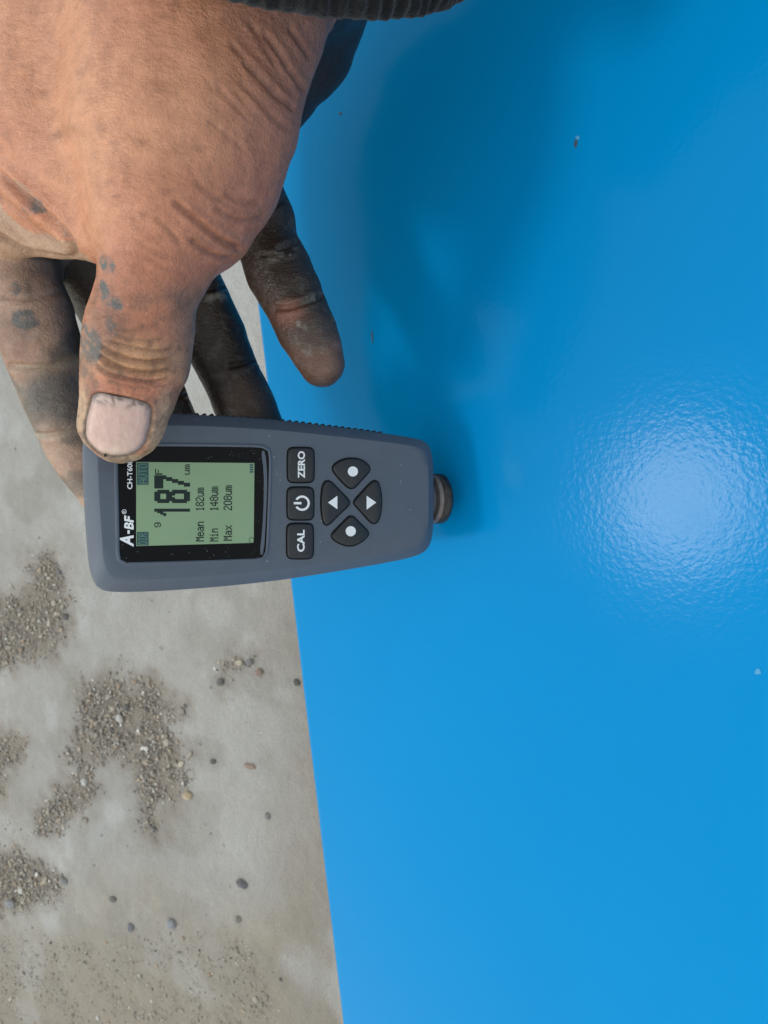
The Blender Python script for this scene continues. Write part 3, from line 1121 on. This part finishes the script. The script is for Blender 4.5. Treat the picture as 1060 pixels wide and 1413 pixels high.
C8 = [(x_, y_, z_) for x_ in (0, 1) for y_ in (0, 1) for z_ in (0, 1)]
for a_ in C8:
    for b_ in C8:
        if sum(abs(p_ - q_) for p_, q_ in zip(a_, b_)) == 1 and a_ < b_:
            fa = fine[act[:, 0] + a_[0], act[:, 1] + a_[1], act[:, 2] + a_[2]]
            fb = fine[act[:, 0] + b_[0], act[:, 1] + b_[1], act[:, 2] + b_[2]]
            cr_ = (fa < 0) != (fb < 0)
            t_ = np.where(cr_, fa / np.where(cr_, fa - fb, 1), 0)
            pt = np.array(a_) + t_[:, None] * (np.array(b_) - np.array(a_))
            acc += pt * cr_[:, None]
            cnt += cr_
HVt = lo + (act + acc / cnt[:, None]) * HV
ql = []
for ax_ in range(3):
    sl0 = [slice(1, -1)] * 3
    n0, n1 = [slice(1, -1)] * 3, [slice(1, -1)] * 3
    n0[ax_], n1[ax_] = slice(0, -1), slice(1, None)
    A, B = neg[tuple(n0)], neg[tuple(n1)]
    e_ = np.argwhere(A != B)
    inside = A[e_[:, 0], e_[:, 1], e_[:, 2]]
    base_ = e_ + 1
    base_[:, ax_] -= 1
    o1, o2 = [(1, 2), (2, 0), (0, 1)][ax_]
    corners = []
    for da, db in ((-1, -1), (0, -1), (0, 0), (-1, 0)):
        c_ = base_.copy()
        c_[:, o1] += da
        c_[:, o2] += db
        corners.append(vid[c_[:, 0], c_[:, 1], c_[:, 2]])
    q = np.stack(corners, 1)
    q[~inside] = q[~inside][:, ::-1]
    ql.append(q)
HQ = np.vstack(ql)
HQ = HQ[(HQ >= 0).all(1)]
ed_ = np.vstack([HQ[:, [0, 1]], HQ[:, [1, 2]], HQ[:, [2, 3]], HQ[:, [3, 0]]])
deg = np.bincount(ed_.ravel(), minlength=len(HVt)).astype(float)[:, None]


def lap(vv, n_=1, f_=0.5):
    for _ in range(n_):
        s_ = np.stack([np.bincount(ed_[:, 0], vv[ed_[:, 1], k], len(vv)) + np.bincount(ed_[:, 1], vv[ed_[:, 0], k], len(vv)) for k in range(vv.shape[1])], 1)
        vv = vv * (1 - f_) + f_ * s_ / deg
    return vv


def normals(vv):
    nn = np.cross(vv[HQ[:, 2]] - vv[HQ[:, 0]], vv[HQ[:, 3]] - vv[HQ[:, 1]])
    out = np.stack([sum(np.bincount(HQ[:, j], nn[:, k], len(vv)) for j in range(4)) for k in range(3)], 1)
    return out / (np.linalg.norm(out, axis=1)[:, None] + 1e-12)


HVt = lap(HVt, 14, 0.5)
HN = normals(HVt)
view = HVt / np.linalg.norm(HVt, axis=1)[:, None]
facing = -np.einsum('ij,ij->i', HN, view)
if np.einsum('ij,ij->i', HN, HVt - HVt.mean(0)).mean() < 0:
    HQ = HQ[:, ::-1].copy()
    HN = -HN
    facing = -facing
hz = -HVt[:, 2]
HP = np.stack([CX + FPX * HVt[:, 0] / hz, CY - FPX * HVt[:, 1] / hz], 1)
pd = np.stack(sdf(HVt, True), 1)
part = pd.argmin(1)                    # 0 thumb side, 1 palm, 2 web, 3 index, 4 middle, 5 ring, 6 little finger
front = sstep(0.05, 0.30, facing)
n1 = fbm(HVt, 160, 40)
warp = np.stack([fbm(HVt, 120, 50) - 0.5, fbm(HVt, 120, 60) - 0.5], 1) * 9.0
HPw = HP + warp


def pdist(pts, poly):
    d = np.full(len(pts), 1e9)
    tt = np.zeros(len(pts))
    L = len(poly) - 1
    for k in range(L):
        a_, b_ = np.array(poly[k], float), np.array(poly[k + 1], float)
        e_ = b_ - a_
        t_ = np.clip(((pts - a_) @ e_) / (e_ @ e_), 0, 1)
        dd = np.linalg.norm(pts - a_ - t_[:, None] * e_, axis=1)
        m_ = dd < d
        d = np.where(m_, dd, d)
        tt = np.where(m_, (k + t_) / L, tt)
    return d, tt


disp = np.zeros(len(HVt))
groove_mask = np.zeros(len(HVt))


def crease(poly, depth, width, sel, lip=0.35, wob=0.45):
    """fold in the skin: depth in mm, half width in photo pixels"""
    global disp, groove_mask
    poly = chaikin(poly, 2, closed=False)
    mg = 8 * width + 6
    near_ = np.nonzero(np.all((HP > poly.min(0) - mg) & (HP < poly.max(0) + mg), axis=1) & (facing > 0.03) & np.isin(part, sel))[0]
    d, t_ = pdist(HP[near_] + warp[near_] * wob, poly)
    m_ = front[near_] * sstep(0, 0.12, t_) * sstep(1, 0.88, t_)
    g_ = np.exp(-(d / width) ** 2)
    l_ = np.exp(-((d - 2.3 * width) / (1.3 * width)) ** 2)
    disp[near_] += 1.25 * m_ * (-depth * g_ + depth * lip * l_) / 1000
    groove_mask[near_] = np.maximum(groove_mask[near_], m_ * g_ * min(1, depth / 0.5))


TH = [0]
for poly, dp, wd in [
    ([(142, 470), (160, 474), (178, 478), (197, 482), (216, 485), (240, 482)], 0.50, 2.0),
    ([(138, 476), (152, 486), (172, 494), (192, 499), (212, 500), (240, 494)], 0.75, 2.6),
    ([(136, 487), (150, 500), (170, 509), (192, 514), (214, 515), (238, 508)], 0.80, 2.6),
    ([(132, 502), (146, 514), (166, 521), (190, 526), (214, 527), (234, 521)], 0.60, 2.4),
    ([(150, 526), (175, 534), (205, 535)], 0.30, 2.0),
    ([(160, 462), (182, 468), (205, 470), (228, 468)], 0.35, 2.0),
    ([(150, 452), (175, 456), (200, 455)], 0.22, 2.0),
    # folds of the wrist
    ([(335, 85), (352, 100), (372, 122), (388, 138), (406, 152)], 0.85, 3.5),
    ([(362, 45), (380, 66), (396, 90), (410, 112), (420, 128)], 0.75, 3.2),
    ([(318, 60), (332, 74), (348, 92)], 0.40, 3.0),
    ([(398, 38), (412, 56), (428, 80)], 0.6, 3.0),
    ([(300, 120), (318, 140), (336, 156)], 0.35, 3.5),
    ([(290, 165), (310, 185), (335, 205)], 0.25, 3.5),
    ([(330, 110), (352, 135), (380, 165), (398, 180)], 0.45, 3.0),
    ([(345, 30), (362, 60), (380, 88)], 0.45, 3.0),
    ([(270, 250), (292, 270), (318, 285)], 0.35, 3.2),
    ([(185, 330), (210, 345), (235, 352)], 0.3, 3.0),
    # folds where the thumb leaves the palm
    ([(238, 276), (262, 296), (288, 320), (308, 334), (332, 344)], 0.85, 3.6),
    ([(296, 286), (318, 300), (342, 306), (366, 298)], 0.55, 3.2),
    ([(262, 330), (282, 346), (304, 356), (322, 354)], 0.70, 3.2),
    ([(310, 268), (332, 280), (360, 280)], 0.35, 3.0),
    ([(214, 300), (236, 318), (250, 340)], 0.35, 3.2),
    ([(200, 352), (222, 366), (250, 372)], 0.25, 3.2),
    ([(118, 330), (140, 345), (150, 372)], 0.25, 3.0),
    ([(105, 356), (122, 372), (133, 388), (134, 404), (126, 420)], 0.55, 3.2),
]:
    crease(poly, dp, wd, TH)
crease([(-10, 232), (24, 262), (52, 286), (80, 310), (98, 330), (106, 356)], 1.1, 4.5, [0, 1, 2])
crease([(-10, 262), (24, 290), (60, 322), (100, 350)], 0.5, 3.5, [0, 1, 2, 3])
crease([(-10, 318), (28, 344), (64, 352), (108, 356)], 0.9, 4.0, [1, 2, 3])
crease([(10, 504), (40, 507), (75, 505), (112, 496)], 0.9, 4.0, [3])
crease([(40, 600), (70, 600), (112, 592)], 0.7, 3.4, [3])
crease([(0, 410), (40, 414), (90, 402)], 0.5, 3.0, [3])
crease([(380, 345), (395, 340), (412, 334), (420, 330)], 1.1, 3.4, [6])
crease([(360, 352), (385, 350), (414, 342)], 0.6, 2.8, [6])
crease([(378, 426), (400, 424), (424, 416), (450, 408)], 1.2, 3.4, [6])
crease([(352, 290), (376, 284), (400, 272)], 0.8, 3.4, [6, 1])
crease([(280, 402), (298, 398), (316, 394)], 1.0, 3.4, [5])
crease([(315, 506), (336, 502), (360, 495)], 1.1, 3.4, [5])
crease([(225, 552), (245, 548), (265, 543)], 1.0, 3.0, [4])

def fine_lines(cx_, cy_, rx_, ry_, dx_, dy_, period, amp, sel, an_=0.0):
    """bundle of fine parallel skin lines running along (dx, dy)"""
    global disp
    q = HP + warp * 1.3
    s_c = (-dy_ * q[:, 0] + dx_ * q[:, 1])
    d_ = HP - np.array([cx_, cy_])
    w_ = sstep(1.2, 0.4, np.hypot(d_[:, 0] / rx_, d_[:, 1] / ry_)) * np.isin(part, sel) * front
    wv = 1 - np.abs(np.sin(s_c * math.pi / period + 2.5 * fbm(HVt, 55, 33, 2)))
    disp -= amp / 1000 * w_ * wv ** 3 * (0.4 + 1.2 * n1)


fine_lines(365, 110, 75, 110, 0.66, 0.75, 11, 0.32, [0])
fine_lines(300, 310, 95, 60, 0.80, 0.60, 10, 0.30, [0])
fine_lines(190, 420, 80, 60, 0.95, 0.30, 9, 0.16, [0])
fine_lines(185, 500, 75, 45, 0.98, 0.15, 6.5, 0.22, [0])
fine_lines(60, 300, 80, 60, 0.72, 0.69, 9, 0.30, [0, 1, 2])
fine_lines(170, 180, 160, 150, 0.70, -0.71, 8, 0.10, [0])
fine_lines(180, 200, 170, 150, 0.80, 0.60, 9, 0.10, [0])
fine_lines(410, 420, 80, 110, 0.90, -0.43, 7, 0.14, [6])
fine_lines(60, 520, 70, 140, 0.98, -0.10, 7, 0.14, [3])
# bed of the thumb nail
NAIL_PX = [(126, 552), (128, 545), (136, 542), (160, 546), (185, 551), (203, 556), (209, 562), (209, 574), (206, 594), (200, 611), (190, 623), (174, 629), (155, 630), (138, 626), (124, 614), (117, 603), (118, 588), (121, 570)]
nail_o = chaikin(NAIL_PX, 2)
sdn = in_poly(HP, nail_o)
mth = (part == 0) * front
disp += mth * (-0.00075) * sstep(-1.5, 2.5, sdn)
disp += mth * 0.00035 * np.exp(-((sdn + 5.5) / 3.5) ** 2) * sstep(640, 615, HP[:, 1])

# loose, slightly lumpy skin
disp += (fbm(HVt, 70, 70) - 0.5) * 0.0011 + (fbm(HVt, 260, 71) - 0.5) * 0.00045
disp += (part == 0) * (fbm(HVt * np.array([1, 0.45, 1]), 420, 72) - 0.5) * 0.00030
HV2 = HVt + HN * disp[:, None]
HV2 = lap(HV2, 1, 0.3)

# colour of the skin, the dirt on it and shade painted in
tan_ = np.array([0.54, 0.238, 0.134])
red_ = np.array([0.42, 0.142, 0.078])
yel_ = np.array([0.52, 0.30, 0.145])
dirty = np.array([0.20, 0.130, 0.092])  # grime tone that also carries the shade of the thumb's right side
black = np.array([0.030, 0.024, 0.020])
col = np.repeat(tan_[None], len(HVt), 0)


def blend(c_, w_):
    global col
    w_ = np.clip(w_, 0, 1)[:, None]
    col = col * (1 - w_) + np.asarray(c_)[None] * w_


def blob(cx, cy, rx, ry, an=0.0, soft=0.35, wob=1.0):
    d_ = HP + warp * wob - np.array([cx, cy])
    x_ = d_[:, 0] * math.cos(an) + d_[:, 1] * math.sin(an)
    y_ = -d_[:, 0] * math.sin(an) + d_[:, 1] * math.cos(an)
    return sstep(1 + soft, 1 - soft, np.sqrt((x_ / rx) ** 2 + (y_ / ry) ** 2))


P0 = (part == 0)
big_n = fbm(HVt, 45, 80)
blend(red_, (big_n - 0.40) * 2.4 * 0.6)
blend([0.58, 0.29, 0.17], blob(180, 150, 190, 150, 0.3, 0.8) * 0.35)
blend([0.37, 0.140, 0.080], P0 * blob(195, 410, 95, 75, 0, 0.5) * 0.85)
blend([0.38, 0.135, 0.08], P0 * blob(330, 310, 130, 100, 0, 0.7) * 0.6)
blend([0.40, 0.15, 0.095], P0 * blob(385, 120, 80, 130, 0, 0.7) * 0.5)
blend([0.47, 0.26, 0.135], P0 * blob(188, 495, 64, 30, 0.1, 0.6) * 0.75)
blend([0.40, 0.145, 0.085], P0 * blob(185, 540, 70, 22, 0.1, 0.4) * 0.8)
blend([0.50, 0.38, 0.26], P0 * blob(112, 585, 14, 55, 0.0, 0.5) * 0.7)
blend([0.47, 0.36, 0.25], P0 * blob(222, 590, 16, 50, 0.2, 0.5) * 0.6)
blend([0.46, 0.35, 0.25], P0 * blob(165, 637, 50, 10, 0.0, 0.5) * 0.8)
tipn = fbm(HVt, 900, 88, 2)
blend([0.10, 0.075, 0.055], P0 * sstep(520, 600, HP[:, 1]) * sstep(0.58, 0.70, tipn) * 0.55)
blend([0.27, 0.12, 0.075], P0 * sstep(290, 390, HP[:, 0] + (n1 - 0.5) * 90) * 0.5)  # right side of the hand: shade painted into the skin colour
blend(dirty, P0 * sstep(205, 275, HP[:, 0] + (n1 - 0.5) * 60) * sstep(370, 420, HP[:, 1]) * 0.75)  # thumb's right half: grime, with its shade painted in
# fine brown freckles
fr = fbm(HVt, 330, 90, 2)
blend([0.26, 0.115, 0.065], P0 * sstep(0.64, 0.78, fr) * 0.28)
for cx_, cy_, r_ in ((97, 180, 12), (82, 188, 7), (200, 298, 6), (232, 262, 6), (150, 250, 5), (215, 405, 5), (160, 270, 4), (198, 452, 5), (275, 205, 5), (110, 100, 6), (60, 130, 6)):
    blend([0.25, 0.10, 0.06], P0 * blob(cx_, cy_, r_, r_ * 0.8, 0, 0.9, 0.7) * 0.45)
# dry web skin; dirty fingers, their shade painted in too
blend([0.42, 0.29, 0.20], np.isin(part, [1, 2]) * sstep(230, 260, HP[:, 1]) * 0.8)
idx_m = (part == 3) | ((part == 1) & (HP[:, 1] > 345))
blend([0.36, 0.24, 0.175], idx_m * 0.9)
blend([0.10, 0.085, 0.07], idx_m * sstep(0.48, 0.64, fbm(HVt, 90, 91)) * 0.75)
blend([0.09, 0.082, 0.072], (part == 3) * blob(90, 550, 70, 40, 0.2, 0.5) * 0.85)
blend([0.30, 0.14, 0.09], (part == 3) * blob(15, 480, 26, 40, -0.3, 0.6) * 0.6)
blend([0.045, 0.04, 0.035], (part == 3) * sstep(70, 105, HP[:, 0]) * sstep(520, 480, HP[:, 1]) * 0.6)  # shade of the gap beside the thumb, painted on the index
for cr_poly, w_ in (([(20, 507), (50, 509), (80, 507), (115, 497)], 5), ([(45, 602), (75, 602), (112, 594)], 4)):
    d_, _t = pdist(HP + warp * 0.6, cr_poly)
    blend([0.40, 0.30, 0.21], (part == 3) * np.exp(-(d_ / w_) ** 2) * 0.75)
blend([0.020, 0.016, 0.013], np.isin(part, [4, 5]) * 0.97)  # middle and ring finger: grime plus painted shade
blend([0.10, 0.058, 0.042], (part == 5) * blob(345, 550, 30, 30, 0.4, 0.6) * 0.7)
blend([0.030, 0.024, 0.019], (part == 6) * 0.97)  # little finger: grime plus painted shade
blend([0.13, 0.07, 0.05], (part == 6) * blob(372, 440, 26, 70, -0.5, 0.7) * 0.45)
blend([0.24, 0.105, 0.075], (part == 6) * blob(398, 432, 22, 18, -0.5, 0.6) * 0.9)
blend([0.20, 0.105, 0.075], (part == 6) * blob(432, 490, 38, 48, -0.45, 0.5) * 0.9)
blend([0.055, 0.05, 0.045], (part == 6) * blob(430, 462, 34, 22, -0.2, 0.5) * 0.6)
scuff = sstep(0.60, 0.72, fbm(HVt, 420, 95, 2))
blend([0.30, 0.29, 0.26], np.isin(part, [3, 5, 6]) * scuff * 0.12)
for cx_, cy_, rx_, ry_, an_ in ((388, 350, 22, 7, -0.4), (434, 410, 16, 5, -0.3), (412, 446, 14, 4, 0.7), (420, 478, 6, 16, -0.5), (442, 490, 8, 9, 0), (300, 410, 14, 8, -0.3)):
    blend([0.34, 0.33, 0.30], np.isin(part, [5, 6]) * blob(cx_, cy_, rx_, ry_, an_, 0.6) * sstep(0.42, 0.60, fbm(HVt, 700, 96, 2)) * 0.5)
blend([0.012, 0.010, 0.009], (part == 1) * sstep(340, 400, HP[:, 0]) * 0.97)  # heel of the palm: its shade painted almost black
# grey paint left on the skin
for cx_, cy_, rx_, ry_, an_, ps, am in (
        (149, 364, 8, 13, -0.5, [0], 1), (147, 398, 5, 14, -0.3, [0], 1), (156, 416, 14, 9, 0.5, [0], 1), (157, 452, 7, 9, 0.4, [0], 0.9), (150, 444, 5, 8, 0, [0], 0.7),
        (125, 470, 13, 22, -0.3, [0], 0.95), (130, 492, 9, 12, 0, [0], 0.85), (116, 490, 6, 26, 0, [0], 0.6), (171, 517, 6, 4, 0.2, [0], 0.9),
        (124, 376, 9, 5, 0.7, [0], 0.8), (50, 284, 15, 8, 0.75, [0, 1, 2], 0.9), (32, 262, 16, 7, 0.75, [0, 1, 2], 0.5), (87, 321, 10, 5, 0.8, [0, 1, 2], 0.6), (40, 291, 10, 4, 0.4, [0, 1, 2], 0.6),
        (35, 440, 20, 12, 0.35, [3, 1], 0.85), (19, 400, 8, 8, 0, [3, 1], 0.7)):
    blend([0.092, 0.098, 0.098] if am > 0.55 else [0.20, 0.17, 0.14], np.isin(part, ps) * blob(cx_, cy_, rx_ * 1.1, ry_ * 1.1, an_, 0.14, 1.7) * (0.35 + 0.65 * sstep(0.34, 0.52, fbm(HVt, 700, 97, 2))) * am)
blend([0.10, 0.06, 0.042], P0 * sstep(330, 430, HP[:, 1]) * sstep(0.56, 0.68, fbm(HVt, 520, 101, 2)) * 0.40)
blend([0.14, 0.075, 0.05], P0 * sstep(380, 440, HP[:, 1]) * sstep(0.50, 0.66, fbm(HVt, 110, 103, 3)) * 0.45)
blend([0.12, 0.06, 0.04], groove_mask * 0.35 * P0 * sstep(380, 430, HP[:, 1]))
# dirt settled in the folds
blend([0.18, 0.085, 0.05], groove_mask * 0.34 * np.isin(part, [0, 1, 2]))
blend([0.06, 0.045, 0.035], P0 * np.exp(-((sdn + 0.5) / 2.0) ** 2) * front * 0.8)

person = empty('person', W(P(260, -60, .2)))
p0w = np.array(person.location)
tag(person, 'dirty bare right hand in a black knit cuff, thumb on the gauge', 'person')
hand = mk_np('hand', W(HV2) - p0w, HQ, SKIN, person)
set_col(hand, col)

# thumb nail, a curved plate laid into its bed
from mathutils.bvhtree import BVHTree
selq = HQ[(part[HQ] == 0).all(1) & (HP[HQ[:, 0], 1] > 500)]
bvh = BVHTree.FromPolygons([Vector(v_) for v_ in HVt], [tuple(map(int, q)) for q in selq])


def skin_hit(px, py):
    d_ = Vector(ray(px, py)).normalized()
    h_ = bvh.ray_cast(Vector((0, 0, 0)), d_)
    return (np.array(h_[0]), np.array(h_[1])) if h_[0] is not None else (None, None)


nail_r = resample(nail_o, 64)
ctr = nail_r.mean(0)
_wb = np.random.RandomState(3).rand(64) - 0.5
_wb = (_wb + np.roll(_wb, 1) + np.roll(_wb, -1)) / 3
nail_r = nail_r + (nail_r - ctr) / np.linalg.norm(nail_r - ctr, axis=1)[:, None] * _wb[:, None] * 2.6
nv, nf, ncol = [], [], []
LV = 12
prev = np.array([0, 0, 1.0])
for k in range(LV + 1):
    s_ = 1 - k / LV * 0.999
    for j in range(64):
        q = ctr + (nail_r[j] - ctr) * s_
        hp, hn = skin_hit(*q)
        edge_ = 1 - s_
        lift = 0.00005 if k == 0 else 0.00005 + 0.00042 * min(1, edge_ * 7) ** 0.6
        hn = -hn if hn[2] < 0 else hn
        nv.append(hp + hn * (lift - 0.0002))
        fr_ = sstep(606, 628, np.array([q[1] - (q[0] - 160) * 0.05]))[0]
        cc_ = np.array([0.58, 0.385, 0.325]) * (1 - fr_ * 0.5) + np.array([0.64, 0.51, 0.40]) * fr_ * 0.5
        lun = sstep(562, 546, np.array([q[1] - (q[0] - 128) * 0.15]))[0]
        cc_ = cc_ * (1 - 0.5 * lun) + np.array([0.50, 0.40, 0.35]) * 0.5 * lun
        nz_ = float(fbm(np.array([[q[0] * 0.02, q[1] * 0.02, 0.0]]), 9, 3)[0])
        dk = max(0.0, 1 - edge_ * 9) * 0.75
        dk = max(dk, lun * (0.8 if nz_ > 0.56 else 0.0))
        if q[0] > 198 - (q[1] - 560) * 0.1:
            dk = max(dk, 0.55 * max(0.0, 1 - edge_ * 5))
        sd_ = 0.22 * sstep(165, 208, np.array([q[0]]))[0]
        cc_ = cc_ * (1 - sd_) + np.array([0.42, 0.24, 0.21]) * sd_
        cc_ = cc_ * (1 - dk) + np.array([0.09, 0.065, 0.055]) * dk
        ncol.append(cc_ * (0.9 + 0.2 * nz_))
    if k:
        for j in range(64):
            b_, c_ = (k - 1) * 64, k * 64
            j2 = (j + 1) % 64
            nf.append((b_ + j, b_ + j2, c_ + j2, c_ + j))
nail = mk('thumb_nail', W(np.array(nv)) - p0w, nf, NAIL, hand, 180)
set_col(nail, np.array(ncol))
bmn = bmesh.new()
bmn.from_mesh(nail.data)
bmesh.ops.recalc_face_normals(bmn, faces=bmn.faces)
bmn.to_mesh(nail.data)
bmn.free()
for px, py, a_, b_ in ((146, 627, 1.7, 2.2),):
    pts_ = []
    for k in range(10):
        t_ = k / 10 * 6.283
        hp, hn = skin_hit(px + a_ * math.cos(t_), py + b_ * math.sin(t_))
        hn = -hn if hn[2] < 0 else hn
        pts_.append(hp + hn * 0.00034)
    mk('dirt_spot', W(np.array(pts_)) - p0w, [tuple(range(10))], WELL, hand)

# knitted cuff and sleeve round the wrist
ca_ = np.cross(CA, [0, 0, 1.0])
ca_ /= np.linalg.norm(ca_)
cb_ = np.cross(CA, ca_)


def sleeve(name, prof_, mat, n_, ribs, amp, close):
    th = np.linspace(0, 2 * math.pi, n_, endpoint=False)
    rg_ = []
    for k, (t_, sc, dr) in enumerate(prof_):
        mod = dr + amp * np.cos(th * ribs + 0.3 * np.sin(th * 7)) + 0.0006 * np.sin(th * 5 + t_ * 60) + 0.0004 * np.sin(th * 23 + k)
        rx, ry = RX * sc + mod, RY * sc + mod
        rg_.append(CC + CA * t_ + (np.cos(th) * rx)[:, None] * ca_ + (np.sin(th) * ry)[:, None] * cb_)
    v_, f_ = loft(rg_, False, close)
    o_ = mk(name, W(v_) - p0w, f_, mat, person, 180)
    bm_ = bmesh.new()
    bm_.from_mesh(o_.data)
    bmesh.ops.recalc_face_normals(bm_, faces=bm_.faces)
    bm_.to_mesh(o_.data)
    bm_.free()
    return o_


sleeve('cuff', [(0.030, 0.94, -0.004), (0.004, 0.95, -0.0035), (0.0008, 0.97, -0.002), (0.0, 1.0, -0.0008), (0.0008, 1.0, 0.0004), (0.003, 1.0, 0.0012), (0.012, 1.0, 0.0016), (0.024, 1.0, 0.0016), (0.036, 1.0, 0.0016), (0.048, 1.0, 0.0014), (0.056, 1.0, 0.0006)], KNIT, 600, 75, 0.00055, False)
sleeve('jacket_sleeve', [(0.050, 1.0, -0.001), (0.051, 1.0, 0.003), (0.060, 1.08, 0.005), (0.080, 1.14, 0.007), (0.120, 1.20, 0.008), (0.170, 1.26, 0.008), (0.230, 1.32, 0.009)], CLOTH, 160, 0, 0.0, True)
